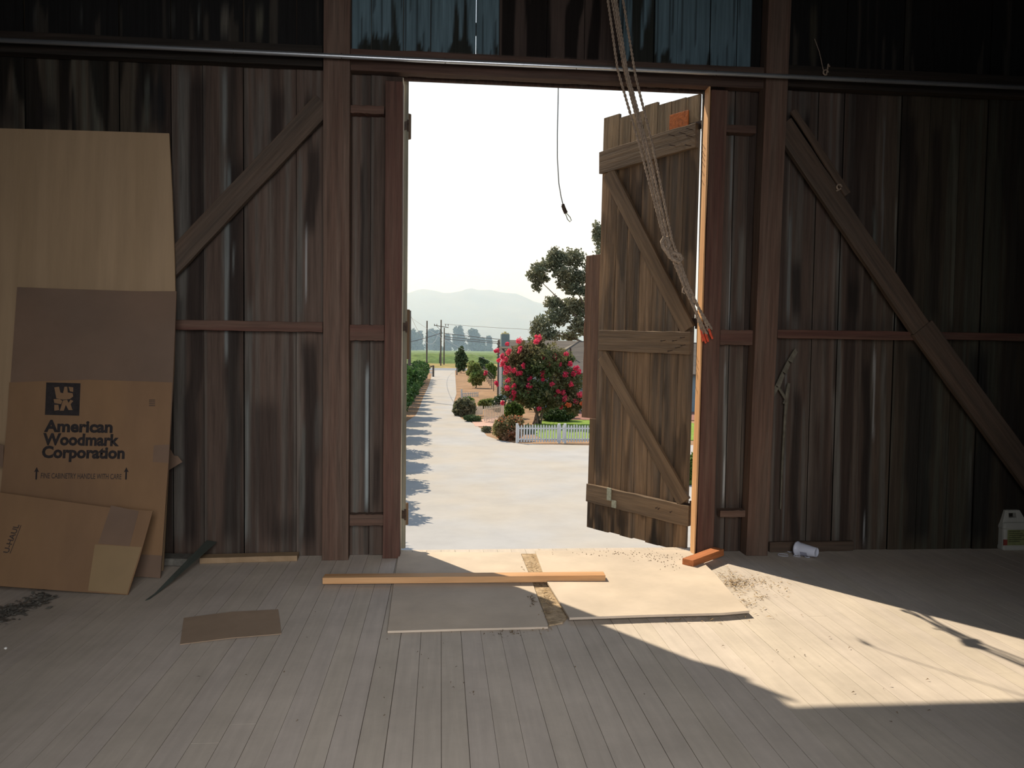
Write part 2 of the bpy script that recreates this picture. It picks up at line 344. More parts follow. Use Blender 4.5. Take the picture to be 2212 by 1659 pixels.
def wall_colour(X, Z, bi):
    """albedo of the old boards: board tone, rain streaks, blue paint above the door, black weathered upper boards"""
    n = X.shape[0]
    rb = _tab[bi & 255, 7]; rc = _tab[bi & 255, 99]
    wob = (fb(X * 3, Z * .5) - .5) * .06
    st = fb((X + wob) * 13, Z * .22 + bi * 3.1, 3); st2 = fb((X + wob * .5) * 34, Z * .35 + bi * 1.7, 3)
    base = np.stack([.086 + 0 * X, .060 + 0 * X, .047 + 0 * X], 1)
    grey = np.array([.100, .085, .072]); k = sm(.45, .75, st2)[:, None]
    C = base * (1 - k) + grey * k
    C *= (.78 + .5 * rb)[:, None]
    dark = sm(.50, .66, st) * (.5 + .5 * rc); C = C * (1 - .72 * dark[:, None]) + np.array([.020, .014, .012]) * (.72 * dark[:, None])
    # lower right boards: dark greenish stain, with light falloff painted in too
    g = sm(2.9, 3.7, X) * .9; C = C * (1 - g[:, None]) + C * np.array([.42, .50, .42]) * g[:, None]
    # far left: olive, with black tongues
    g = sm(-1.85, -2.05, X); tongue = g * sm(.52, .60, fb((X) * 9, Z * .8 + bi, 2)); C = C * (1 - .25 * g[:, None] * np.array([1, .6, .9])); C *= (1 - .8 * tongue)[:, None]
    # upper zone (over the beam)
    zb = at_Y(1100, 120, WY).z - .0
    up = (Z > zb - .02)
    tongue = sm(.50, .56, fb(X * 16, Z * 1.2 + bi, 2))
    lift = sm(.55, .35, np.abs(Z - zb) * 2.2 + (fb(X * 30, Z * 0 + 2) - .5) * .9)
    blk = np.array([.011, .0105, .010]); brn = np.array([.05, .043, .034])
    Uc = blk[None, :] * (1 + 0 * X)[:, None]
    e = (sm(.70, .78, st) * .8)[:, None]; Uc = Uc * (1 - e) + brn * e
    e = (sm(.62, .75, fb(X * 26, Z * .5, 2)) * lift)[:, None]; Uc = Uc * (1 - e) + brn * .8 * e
    # painted blue boards over the door
    def px(a): return at_Y(a, 60, WY).x
    blue = ((X > px(752)) & (X < px(1078))) | ((X > px(1338)) & (X < px(1622)))
    chipn = fb((X + wob * .3) * 16, Z * .8, 3); bott = fb(X * 14, Z * .2 + 9, 2)
    chip = sm(.66, .72, chipn + sm(.13, .0, Z - zb) * .30 * bott * 1.2)
    bc = np.array([.100, .155, .180]) * (.80 + .45 * fb(X * 55, Z * 2, 2))[:, None]
    dk = np.array([.020, .022, .018])
    Bc = bc * (1 - chip[:, None]) + dk * chip[:, None]
    cr = (sm(.70, .74, fb(X * 90, Z * 1.5, 2)) * .75)[:, None]; Bc = Bc * (1 - cr) + np.array([.022, .028, .03]) * cr
    Uc = np.where(blue[:, None], Bc, Uc)
    brm = ((X > px(1078)) & (X < px(1338))); tg = sm(.46, .52, fb(X * 11, Z * 1.1, 2))
    Br = np.array([.062, .044, .036]) * (1 - .85 * tg[:, None]); Uc = np.where(brm[:, None], Br, Uc)
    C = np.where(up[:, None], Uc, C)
    # single drips and dark streaks read off the boards
    for (p, y0, y1, wpx, col, s) in STREAKS:
        a = at_Y(p, y0, WY); b = at_Y(p - (y1 - y0) * .012, y1, WY)
        xc = a.x + (b.x - a.x) * np.clip((a.z - Z) / max(a.z - b.z, .01), 0, 1) + (fb(Z * 2.2 + p, Z * 0 + p * .1, 2) - .5) * wpx * .0022
        hw = wpx / 2 * WY / F; wz = hw * (.65 + .7 * fb(Z * 1.3 + p * .3, Z * 0 + .5, 2))
        m = sm(1.35, .6, np.abs(X - xc) / wz) * sm(-.02, .14, a.z - Z) * sm(-.02, .14, Z - b.z) * s * (.8 if wpx > 12 else 1)
        C = C * (1 - m[:, None]) + np.array(col) * m[:, None]
    return np.clip(C, .004, 1)
DK = (.014, .011, .010); LG = (.165, .18, .175); WD = (.42, .44, .44); GR = (.115, .112, .10)
STREAKS = [
    (424, 150, 1190, 34, DK, .85), (398, 130, 1180, 22, GR, .7), (508, 330, 1180, 30, DK, .75), (486, 140, 330, 8, LG, .6), (494, 340, 790, 7, LG, .8), (505, 520, 600, 5, LG, .7), (488, 340, 600, 4, LG, .6),
    (540, 640, 1180, 14, GR, .8), (535, 840, 1180, 6, LG, .55), (577, 850, 1190, 50, (.030, .022, .019), .8), (668, 190, 330, 18, DK, .85), (676, 300, 520, 26, DK, .9), (662, 480, 660, 4, WD, .55), (650, 330, 700, 10, GR, .7), (670, 720, 1190, 30, DK, .9),
    (600, 180, 330, 30, DK, .8), (560, 160, 420, 14, GR, .6), (655, 900, 1180, 8, GR, .8), (618, 1100, 1190, 50, (.02, .016, .014), .6), (690, 850, 990, 16, GR, .5),
    (795, 780, 1110, 6, (.30, .34, .34), .9), (770, 700, 1180, 4, GR, .9), (812, 950, 1110, 16, DK, .7), (758, 200, 1190, 8, DK, .9), (783, 340, 680, 7, DK, .7), (775, 740, 1100, 20, GR, .5),
    (1578, 490, 715, 3, WD, .7), (1566, 780, 1095, 4, WD, .95), (1567, 780, 1010, 9, GR, .8), (1600, 480, 700, 14, GR, .8), (1598, 750, 1090, 16, (.12, .10, .08), .8), (1633, 820, 1090, 14, DK, .8), (1581, 220, 320, 14, (.05, .06, .055), .9), (1582, 230, 480, 3, LG, .8),
    (1706, 450, 700, 10, LG, .55), (1722, 550, 700, 22, DK, .95), (1722, 830, 1190, 22, DK, .9), (1697, 760, 1180, 5, LG, .5), (1737, 860, 1190, 8, GR, .6), (1760, 480, 1180, 34, (.085, .068, .056), .7),
    (1815, 520, 1190, 10, GR, .9), (1842, 590, 700, 30, DK, .9), (1875, 770, 1190, 22, DK, .9), (1805, 830, 1130, 12, (.135, .125, .11), .8), (1890, 740, 960, 4, WD, .5), (1868, 1100, 1188, 4, WD, .6), (1890, 440, 640, 6, (.15, .16, .14), .7), (1936, 420, 740, 4, (.2, .2, .17), .7), (1910, 740, 1180, 12, GR, .6),
    (1965, 240, 740, 34, DK, .95), (1985, 740, 1180, 60, (.012, .012, .012), .9), (2045, 900, 1180, 16, (.05, .052, .042), .8), (2062, 250, 720, 9, (.085, .085, .065), .8), (2098, 970, 1185, 5, (.14, .14, .12), .75), (2120, 740, 1180, 50, (.012, .012, .012), .9), (2150, 240, 900, 26, (.05, .052, .038), .6), (2190, 200, 1180, 40, DK, .8), (2100, 250, 720, 20, (.042, .044, .034), .7), (2020, 260, 700, 24, DK, .8),
    (1730, 260, 380, 16, (.022, .025, .024), .8), (1745, 230, 420, 12, DK, .9), (1910, 240, 560, 4, LG, .5), (1782, 200, 700, 30, (.075, .055, .045), .6),
    (110, 200, 290, 40, DK, .9), (25, 190, 290, 30, DK, .8), (150, 180, 290, 16, DK, .8), (335, 150, 290, 30, (.008, .009, .010), .95), (300, 160, 290, 14, DK, .9), (320, 150, 290, 8, (.075, .08, .068), .7),
    (486, 0, 95, 12, (.12, .11, .09), .9), (562, 0, 95, 16, (.10, .095, .07), .8), (430, 0, 85, 5, (.11, .12, .11), .6), (372, 0, 82, 12, (.045, .045, .04), .8), (177, 0, 72, 5, (.06, .06, .055), .7), (75, 0, 68, 10, (.045, .045, .04), .7), (1757, 0, 150, 16, (.050, .045, .03), .9), (1962, 20, 140, 6, (.05, .05, .04), .5),
]
def grid_wall():
    V = []; Fc = []; Cc = []; k0 = 0
    dz = .035
    zs_all = np.arange(0, ZT + dz, dz)
    def lay(x0, x1, z0, z1, yoff, bi, out):
        nonlocal k0
        nx = max(2, int((x1 - x0) / .011)); xs = np.linspace(x0, x1, nx + 1); nz = max(2, int((z1 - z0) / dz)); zs = np.linspace(z0, z1, nz + 1)
        XX, ZZ = np.meshgrid(xs, zs); X = XX.ravel(); Z = ZZ.ravel()
        cup = ((X - (x0 + x1) / 2) / (x1 - x0)) ** 2 * .012
        YY = WY + yoff - cup + (fb(X * 2.5, Z * .6 + bi) - .5) * .008
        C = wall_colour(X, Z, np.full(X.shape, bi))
        # front grid, then back ring for thickness
        out[0].append(np.stack([X, YY, Z], 1)); out[2].append(C)
        idx = np.arange((nx + 1) * (nz + 1)).reshape(nz + 1, nx + 1) + k0
        q = np.stack([idx[:-1, :-1], idx[:-1, 1:], idx[1:, 1:], idx[1:, :-1]], -1).reshape(-1, 4); out[1].append(q)
        m = (nx + 1) * (nz + 1); k0 += m
        bk = np.array([[x0, WY + .03, z0], [x1, WY + .03, z0], [x1, WY + .03, z1], [x0, WY + .03, z1], [x0, WY + yoff - .003, z0], [x1, WY + yoff - .003, z0], [x1, WY + yoff - .003, z1], [x0, WY + yoff - .003, z1]])
        out[0].append(bk); out[2].append(np.tile(C.mean(0) * .5, (8, 1)))
        b = k0; out[1].append(np.array([[b, b + 3, b + 2, b + 1], [b, b + 1, b + 5, b + 4], [b + 1, b + 2, b + 6, b + 5], [b + 2, b + 3, b + 7, b + 6], [b + 3, b, b + 4, b + 7]])); k0 += 8
    out = ([], [], [])
    for i in range(len(SE) - 1):
        x0, x1 = SE[i], SE[i + 1]
        if x1 - x0 < .01: continue
        g = .0025; yo = .006 * math.sin(i * 2.4)
        a, b = x0 + g, x1 - g
        if b <= dl or a >= dr: lay(a, b, 0.0, ZT, yo, i, out)
        else:
            if a < dl - .02: lay(a, dl - .02, 0, ZL + .02, yo, i, out)
            if b > dr + .02: lay(dr + .02, b, 0, ZL + .02, yo, i, out)
            lay(a, b, ZL + .02, ZT, yo, i, out)
    V = np.concatenate(out[0]); Fq = np.concatenate(out[1]); C = np.concatenate(out[2])
    # battens outside, covering the seams except where daylight shows
    def bat(x0, x1, z0, z1, y0=WY + .031, y1=WY + .05):
        nonlocal V, Fq, C, k0
        p = np.array([[x0, y0, z0], [x1, y0, z0], [x1, y1, z0], [x0, y1, z0], [x0, y0, z1], [x1, y0, z1], [x1, y1, z1], [x0, y1, z1]])
        V = np.concatenate([V, p]); C = np.concatenate([C, np.tile([[.09, .08, .07]], (8, 1))]); b = k0; k0 += 8
        Fq = np.concatenate([Fq, np.array([[b, b + 3, b + 2, b + 1], [b + 4, b + 5, b + 6, b + 7], [b, b + 1, b + 5, b + 4], [b + 1, b + 2, b + 6, b + 5], [b + 2, b + 3, b + 7, b + 6], [b + 3, b, b + 4, b + 7]])])
    leak = {round(at_Y(1028, 100, WY).x, 3): [(at_Y(1028, 45, WY).z, 9), (at_Y(1028, 118, WY).z, at_Y(1028, 72, WY).z)]}
    for s in SE[1:-1]:
        if dl - .03 < s < dr + .03: lo = ZL + .02
        else: lo = 0
        segs = [(lo, ZT)]
        lk = [v for k, v in leak.items() if abs(k - s) < .004]
        if lk: segs = [(ZL + .02, lk[0][1][0]), (lk[0][1][1], lk[0][0][0])]
        for a, b in segs: bat(s - .03, s + .03, a, b)
    me = bpy.data.meshes.new('wall_front'); me.from_pydata(V.tolist(), [], Fq.tolist())
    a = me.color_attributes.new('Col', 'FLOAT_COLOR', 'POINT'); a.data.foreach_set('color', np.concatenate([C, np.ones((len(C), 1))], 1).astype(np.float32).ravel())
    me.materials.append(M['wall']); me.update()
    me.polygons.foreach_set('use_smooth', [True] * len(me.polygons))
    o = bpy.data.objects.new('wall_front', me); COL.objects.link(o)
    tag(o, 'barn wall of weathered brown vertical boards around the doorway', 'wall', kind='structure')
grid_wall()
dark_wall = mat('shell_boards', (.05, .042, .036), .9, var=.3, scale=2, stretch=G)
for nm, bx in (('wall_left', (XL - .1, XL, -1.8, WY, 0, ZT)), ('wall_right', (XR, XR + .1, -1.8, WY, 0, ZT)), ('ceiling', (XL - .1, XR + .1, -1.8, WY + .3, ZT, ZT + .1))):
    b = MB(); b.box(*bx); o = b.build(nm, dark_wall); tag(o, 'dark board ' + nm.replace('_', ' ') + ' of the barn', 'wall', kind='structure')
b = MB()
b.box(XL, -1.0, -1.8, -1.7, 0, ZT); b.box(1.7, XR, -1.8, -1.7, 0, ZT); b.box(-1.0, 1.7, -1.8, -1.7, 3.9, ZT)  # unseen rear wall, its wide opening added to let light in
o = b.build('wall_rear', dark_wall); tag(o, 'dark unseen rear barn wall with a wide opening added for light', 'wall', kind='structure')
b = MB(); b.box(XL, XR, WY - .1, WY + .12, GZ, -.05); o = b.build('wall_base', dark_wall); tag(o, 'outer base wall below the barn floor', 'wall', kind='structure')

# floor boards run towards the door
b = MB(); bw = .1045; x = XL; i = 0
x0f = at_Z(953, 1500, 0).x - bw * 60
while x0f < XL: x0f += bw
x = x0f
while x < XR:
    t = R.uniform(.975, 1.02); t *= 1 - .16 * min(1, max(0, (-.6 - x) / 1.6)); c = (.56 * t, .495 * t, .425 * t * R.uniform(.98, 1.02))  # tone drops towards the left, light falloff painted into the board colour
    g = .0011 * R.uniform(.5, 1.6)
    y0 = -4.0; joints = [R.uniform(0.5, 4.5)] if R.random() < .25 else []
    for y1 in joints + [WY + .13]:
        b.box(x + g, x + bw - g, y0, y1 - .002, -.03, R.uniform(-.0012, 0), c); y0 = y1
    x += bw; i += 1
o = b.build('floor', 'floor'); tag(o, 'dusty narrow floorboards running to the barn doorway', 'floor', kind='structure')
b = MB(); b.box(XL, XR, -4, WY + .12, -.12, -.004); o = b.build('floor_underlay', mat('subfloor_dust', (.15, .125, .10), .95, var=.3)); tag(o, 'dark subfloor under the boards', 'floor', kind='structure')

# ------------------------------------------------------------------ timber frame
def vpost(name, pxl, pxr, ytop, ybot, Y, depth, m, label, cat='post', top=None, bot=0, group=None):
    """vertical post whose front face (plane Y) spans the pixel columns pxl..pxr at row ytop.."""
    ym = (ytop + ybot) / 2; a = at_Y(pxl, ym, Y).x; c = at_Y(pxr, ym, Y).x
    zt = at_Y(pxl, ytop, Y).z if top is None else top
    return timber(name, ((a + c) / 2, Y + depth / 2, bot), ((a + c) / 2, Y + depth / 2, zt), abs(c - a), depth, m, label, cat, group)
PY = 5.555
vpost('barn_post', 697.5, 754, 150, 1205, PY, .125, 'post', 'thick square brown wooden post left of the doorway', top=ZT)
def lpost(name, b0, b1, yb, t0, t1, yt, Y, depth, m, label, ztop):
    A0, A1, T0, T1 = at_Y(b0, yb, Y), at_Y(b1, yb, Y), at_Y(t0, yt, Y), at_Y(t1, yt, Y)
    xb, xt = (A0.x + A1.x) / 2, (T0.x + T1.x) / 2; k = (xt - xb) / (T0.z - A0.z)
    return timber(name, (xb - k * A0.z, Y + depth / 2, 0), (xb + k * (ztop - A0.z), Y + depth / 2, ztop), (A1.x - A0.x + T1.x - T0.x) / 2, depth, m, label, 'post')
lpost('barn_post', 1612, 1660, 1180, 1654, 1700, 210, PY, .125, 'post', 'thick brown wooden post right of the doorway', ZT)
vpost('door_stud', 830, 867, 178, 1205, 5.59, .10, 'post_red', 'narrow red-brown stud forming the left side of the doorway', top=at_Y(850, 178, 5.62).z)
js = lpost('door_stud', 1506, 1541, 1185, 1536, 1571, 230, 5.585, .10, 'post_red', 'red-brown stud forming the right side of the doorway', at_Y(1540, 197, 5.62).z)
# added strip, its orange colour paints the sunlit reveal of the right stud
xs_ = at_Y(1504, 1185, 5.585).x; xt_ = at_Y(1535, 230, 5.585).x
timber('lit_reveal_strip', (xs_ - .004, 5.65, 0), (xt_ - .004, 5.65, ZL), .010, .10, 'lumber', 'thin strip coloured orange for the sunlit side of the right stud', 'trim')
b = MB(); b.box(dl - .12, dr + .14, 5.752, 5.775, ZL - .002, ZL + .14); tag(b.build('shadow_edge_board', 'beam', bevel=.002), 'brown board added outside over the doorway to straighten the sun patch edge', 'trim')  # added board outside the lintel, trims the sun patch to a straight edge
# horizontal beams at door-head height
def hbeam(name, px0, py0, px1, py1, Y, t, h, m, label, cat='beam', up=(0, -1, 0)):
    a = at_Y(px0, py0, Y); c = at_Y(px1, py1, Y); z = (a.z + c.z) / 2
    return timber(name, (a.x, Y + t / 2, z), (c.x, Y + t / 2, z), h, t, m, label, cat, n=16)
xa = at_Y(754, 150, 5.6).x; xb = at_Y(1658, 150, 5.6).x
zt_ = at_Y(1000, 116, 5.6).z; 
timber('lintel_beam', (xa, 5.64, (zt_ + ZL) / 2), (xb + .02, 5.64, (zt_ + ZL) / 2), zt_ - ZL, .09, 'beam', 'heavy brown lintel beam across the top of the doorway', 'beam', n=20)
xp = at_Y(697, 150, 5.6).x
zl0 = at_Y(350, 128, 5.6).z; zl1 = at_Y(350, 82, 5.6).z
timber('wall_beam', (XL, 5.64, (zl0 + zl1) / 2), (xp, 5.64, (zl0 + zl1) / 2), zl1 - zl0, .09, 'beam_dark', 'dark horizontal beam left of the tall left post', 'beam', n=20)
xq = at_Y(1703, 150, 5.6).x
zr0 = at_Y(1900, 196, 5.6).z; zr1 = at_Y(1900, 150, 5.6).z
timber('wall_beam', (xq, 5.64, (zr0 + zr1) / 2), (XR, 5.64, (zr0 + zr1) / 2), zr1 - zr0, .09, 'beam_dark', 'nearly black horizontal beam right of the right post', 'beam', n=20)
# girts
def girt(px0, px1, y0, y1, label, m='post_red', t=.085, name='girt', Y=5.61):
    a = at_Y(px0, (y0 + y1) / 2, Y); c = at_Y(px1, (y0 + y1) / 2, Y); h = (y1 - y0) * Y / F
    return timber(name, (a.x, Y + t / 2, a.z), (c.x, Y + t / 2, a.z), h, t, m, label, 'rail', n=12)
girt(300, 697, 690, 711, 'horizontal red-brown rail at mid height left of the left post')
girt(755, 830, 701, 735, 'short red-brown block between left post and left door stud at mid height', name='blocking')
girt(755, 830, 1112, 1136, 'short brown block low between left post and left door stud', 'post', name='blocking')
girt(755, 830, 226, 243, 'short brown block high between left post and left door stud', 'post_red', name='blocking')
girt(1556, 1634, 712, 745, 'short dark red block between right door stud and right post at mid height', name='blocking')
girt(1556, 1634, 1102, 1118, 'short brown block low between right door stud and right post', 'post', name='blocking')
girt(1556, 1634, 268, 285, 'short brown block high between right door stud and right post', 'beam', name='blocking')
girt(1680, 1990, 711, 731, 'reddish horizontal rail from right post to the diagonal brace')
girt(2008, 2560, 716, 734, 'dark red rail running right from the diagonal brace')
# braces
a = at_Y(700, 222, 5.60); c = at_Y(345, 598, 5.60)
timber('diagonal_brace', (a.x, 5.61, a.z), (c.x - .25, 5.61, c.z - .25 * (a.z - c.z) / (a.x - c.x)), .150, .05, 'brace', 'brown diagonal brace rising to the left post', 'brace', n=14)
a = at_Y(1690, 268, 5.585); c = at_Y(1998, 722, 5.585); d_ = at_Y(2275, 1100, 5.585)
timber('diagonal_brace', (a.x, 5.60, a.z), (c.x, 5.60, c.z), .150, .05, 'brace', 'upper half of brown diagonal brace leaving the right post', 'brace', n=14)
timber('diagonal_brace', (c.x - .03, 5.59, c.z + .05), (d_.x, 5.59, d_.z), .185, .05, 'brace', 'lower half of diagonal brace running down to the right of the rail', 'brace', n=14)
a = at_Y(1712, 238, 5.57); c = at_Y(1830, 420, 5.57)
timber('brace_cleat', (a.x, 5.565, a.z), (c.x, 5.565, c.z), .05, .02, 'brace', 'thin strip nailed along top edge of the right brace', 'strip', n=8)
# sill pieces on the floor at the wall
a = at_Z(432, 1216, 0); c = at_Z(655, 1192, 0)
timber('sill_board', (a.x, 5.56, .02), (c.x, 5.60, .02), .11, .04, 'ply', 'pale board lying against the wall foot left of the left post', 'board', up=(0, 0, 1))
a = at_Z(350, 1212, 0); c = at_Z(430, 1204, 0)
timber('sill_board', (a.x - .1, 5.52, .035), (c.x, 5.50, .03), .14, .05, 'chip', 'grey block of wood on floor beside the leaning cardboard', 'board', up=(0, 0, 1))
a = at_Z(1662, 1193, 0); c = at_Z(1836, 1187, 0)
timber('sill_board', (a.x, 5.66, .04), (c.x, 5.67, .04), .075, .03, 'brace', 'short dusty board along the wall foot behind the white cup', 'board')
# torn strip hanging on the wall right of the right post
b = MB(); P = [at_Y(*p, 5.64) for p in ((1716, 752), (1700, 778), (1688, 802), (1674, 832), (1662, 850))]
for i in range(4):
    p, q = P[i], P[i + 1]; b.hexa([p, p + Vector((.02, 0, -.03)), p + Vector((.02, -.012, -.03)), p + Vector((0, -.012, 0)), q, q + Vector((.035, 0, -.02)), q + Vector((.035, -.012, -.02)), q + Vector((0, -.012, 0))])
P2 = [at_Y(*p, 5.64) for p in ((1662, 850), (1672, 842), (1682, 838), (1690, 850), (1697, 862), (1693, 872))]
b.tube(P2, .012, 6); P3 = [at_Y(*p, 5.64) for p in ((1704, 828), (1700, 850), (1696, 900), (1690, 1000), (1686, 1100))]; b.tube(P3, [.012, .016, .012, .009, .005], 6)
tag(b.build('torn_strip', 'bark'), 'torn grey strip curling off the wall right of the right post', 'scrap')

# conduit pipe
a = at_Y(-500, 62, 5.49); c = at_Y(1500, 156.5, 5.49); z = c.z
b = MB(); b.tube([(XL + .02, 5.49, z), (-2, 5.49, z + .002), (0, 5.49, z - .002), (2, 5.49, z + .002), (4, 5.49, z), (XR - .02, 5.49, z)], .016, 14)
pip = b.build('conduit_pipe', 'pipe', smooth=True); tag(pip, 'long grey metal conduit pipe running across the wall over the doorway', 'pipe')
for p in (738, 962, 1245, 1547, 1870, 505):
    q = at_Y(p, 120, 5.49); b = MB(); pts = [(q.x, 5.49 + .019 * math.cos(t_), z + .019 * math.sin(t_)) for t_ in [k * math.pi / 6 - 2.2 for k in range(10)]] + [(q.x, 5.55, z + .02)]
    b.tube(pts, .0025, 5); b.build('pipe_strap', 'iron', parent=pip)

# hook on the right brace and on the beam
b = MB(); q = at_Y(1812, 404, 5.56); b.tube([(q.x + .018 * math.cos(t_), 5.555, q.z + .018 * math.sin(t_)) for t_ in np.linspace(0, 5.5, 12)] + [(q.x - .02, 5.555, q.z - .03)], .006, 6)
tag(b.build('screw_eye', 'rope'), 'small pale hook screwed into the right diagonal brace', 'hook')
b = MB(); q = at_Y(1783, 157, 5.56); b.tube([(q.x + .018 * math.cos(t_), 5.555, q.z + .018 * math.sin(t_)) for t_ in np.linspace(0, 5, 12)] + [(q.x + .02, 5.56, q.z + .06), (q.x + .05, 5.6, q.z + .06)], .006, 6)
b.tube([(q.x, 5.58, q.z), (q.x - .03, 5.6, q.z + .16), (q.x - .06, 5.62, q.z + .26)], .003, 5)
tag(b.build('screw_eye', 'rope'), 'small pale hook with string on the dark beam near the pipe', 'hook')

# ------------------------------------------------------------------ right door leaf
HP = Vector((at_Y(1481, 1185, 5.79).x, 5.79, 0)); FP = at_Z(1267, 1137, -.03); HP.z = -.03
u = (FP - HP).normalized(); wleaf = (FP - HP).length
mwL = frame(HP, u, (.016, 0, 1))                     # local X along leaf, Y up, Z = X x Y
nl = mwL.to_3x3() @ Vector((0, 0, 1))
sgn = 1 if nl.dot(CAMP - HP) > 0 else -1          # which way local Z faces the camera
def LP(px, py, off=0):
    p = on_plane(px, py, HP + nl * sgn * off, nl); l = mwL.inverted() @ p; return l.x, l.y
leaf = empty('door_1', mw=mwL, label='tall open board door leaf hinged right, with ledges and diagonals', cat='door', kind='structure')
tops = [(1303, 258), (1318, 254), (1384, 224), (1410, 216), (1470, 200), (1512, 200)]
wm, _ = LP(1280, 1137); _, zcut = LP(1284, 905)
nb = 8; edges = [0, .13, .27, .41, .55, .69, .82, wm, wleaf]
b = MB()
for i in range(nb):
    x0, x1 = edges[i] + .003, edges[i + 1] - .003; zt = 3.47 + R.uniform(-.02, .02) - .06 * (edges[i] / wleaf > .8)
    z0 = R.uniform(-.006, .006)
    if i == nb - 1: zt = zcut
    nx, nz = 12, 90
    rb = R.uniform(.75, 1.15)
    for ix in range(nx):
        pass
    xs = np.linspace(x0, x1, nx + 1); zs = np.linspace(z0, zt, nz + 1); XX, ZZ = np.meshgrid(xs, zs); X = XX.ravel(); Z = ZZ.ravel()
    st = fb(X * 22 + i * 9, Z * .7 + i, 3); s2 = fb(X * 8 + i * 3, Z * 1.6 + 4, 3)
    C = np.array([.195, .120, .064]) * (1 - sm(.4, .7, st))[:, None] + np.array([.115, .080, .052]) * sm(.4, .7, st)[:, None]
    gr = sm(.30, .0, X - .05) * .0; C = C * rb
    # the hinge side and the area between the diagonals is greyer and darker, the toe is stained in tongues
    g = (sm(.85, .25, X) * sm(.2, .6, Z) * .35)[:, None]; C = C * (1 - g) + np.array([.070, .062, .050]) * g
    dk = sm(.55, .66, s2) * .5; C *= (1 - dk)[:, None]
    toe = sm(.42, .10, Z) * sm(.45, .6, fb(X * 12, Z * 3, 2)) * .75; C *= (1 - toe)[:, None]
    hi = sm(3.05, 3.2, Z) * .55; C = C * (1 - hi[:, None]) + np.array([.30, .215, .12]) * rb * hi[:, None]  # top band above the ledge: sunlight painted into the board colour
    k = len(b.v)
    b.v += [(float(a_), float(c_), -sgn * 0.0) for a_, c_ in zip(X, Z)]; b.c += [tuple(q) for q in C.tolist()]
    idx = np.arange((nx + 1) * (nz + 1)).reshape(nz + 1, nx + 1) + k
    for r_ in range(nz):
        for q_ in range(nx): b.f.append((int(idx[r_, q_]), int(idx[r_, q_ + 1]), int(idx[r_ + 1, q_ + 1]), int(idx[r_ + 1, q_])))
    b.hexa([(x0, z0, -sgn * .024), (x1, z0, -sgn * .024), (x1, z0, -sgn * .0005), (x0, z0, -sgn * .0005), (x0, zt, -sgn * .024), (x1, zt, -sgn * .024), (x1, zt, -sgn * .0005), (x0, zt, -sgn * .0005)], tuple((C.mean(0)).tolist()))
# (boards mesh stretches its grain along local Y here, so it gets its own material)
def relabel_grain(m, name, stretch):
    n = m.copy(); n.name = name
    for nd in n.node_tree.nodes:
        if nd.type == 'MAPPING': nd.inputs['Scale'].default_value = stretch
    return n
M['doorboards'] = relabel_grain(M['doorwood'], 'door_board_wood_upright', (16, .8, 16))
b.build('boards', 'doorboards', parent=leaf)
M['ledgeX'] = relabel_grain(M['doorledge'], 'ledge_wood_level', (1, 20, 20))
def leafbar(name, pts, w, t=.03, m='doorledge', z=0.0):
    """bar on the leaf between two pixel points (its centre line), measured on its own front plane"""
    (xa, ya), (xb, yb) = LP(*pts[0], off=z + t), LP(*pts[1], off=z + t)
    p0 = Vector((xa, ya, sgn * (z + t / 2 + .001))); p1 = Vector((xb, yb, sgn * (z + t / 2 + .001)))
    zz = (p1 - p0).normalized(); uu = Vector((0, 0, sgn)); xx = uu.cross(zz)
    ml = Matrix((xx, uu, zz)).transposed().to_4x4(); ml.translation = p0
    bb = MB(); bb.beam((0, 0, 0), (0, 0, (p1 - p0).length), w, t, up=(0, 1, 0), n=10, jit=.004)
    o = bb.build(name, m, parent=leaf, bevel=.003); o.matrix_local = ml; return o, ml, (p1 - p0).length
l1, ml1, _ = leafbar('ledge', ((1294, 352), (1503, 291)), .185, .035)
l2, ml2, _ = leafbar('ledge', ((1293, 735), (1490, 741)), .17, .035)
l3, ml3, _ = leafbar('ledge', ((1266, 1064), (1487, 1116)), .155, .035)
leafbar('diagonal_board', ((1313, 372), (1484, 712)), .125, .03)
leafbar('diagonal_board', ((1300, 768), (1476, 1085)), .115, .03)
def nails(pts, ln=.055):
    for (px_, py_) in pts:
        xa, ya = LP(px_, py_, off=.036); bb = MB(); bb.tube([(xa, ya, sgn * .034), (xa - .004, ya - .006, sgn * (.036 + ln))], .0028, 6)
        bb.tube([(xa - .004, ya - .006, sgn * (.036 + ln)), (xa - .004, ya - .006, sgn * (.039 + ln))], .007, 8)
        bb.build('nail', 'iron', parent=leaf)
nails([(1456, 293), (1480, 289), (1495, 280), (1495, 295), (1458, 315), (1492, 315)], .065)
nails([(1437, 735), (1462, 735), (1479, 728), (1468, 750), (1480, 745), (1452, 757)], .05)
nails([(1425, 1097), (1451, 1104), (1420, 1095)], .02)
(xa, ya), (xb, yb) = LP(1448, 276), LP(1489, 238)
bb = MB(); bb.box(min(xa, xb), max(xa, xb), min(ya, yb) - .02, max(ya, yb), *(sorted((sgn * .001, sgn * .012)))); o = bb.build('rusty_plate', 'rust_plate', parent=leaf, bevel=.002); o['label'] = 'rust-orange plate nailed at the top'
for (p, q) in (((1312, 1053), (1320, 1082)), ((1322, 1080), (1331, 1098))):
    (xa, ya), (xb, yb) = LP(*p, off=.04), LP(*q, off=.04); bb = MB(); bb.box(min(xa, xb), max(xa, xb), min(ya, yb), max(ya, yb), *(sorted((sgn * .036, sgn * .046)))); bb.build('latch', 'latch', parent=leaf, bevel=.002)
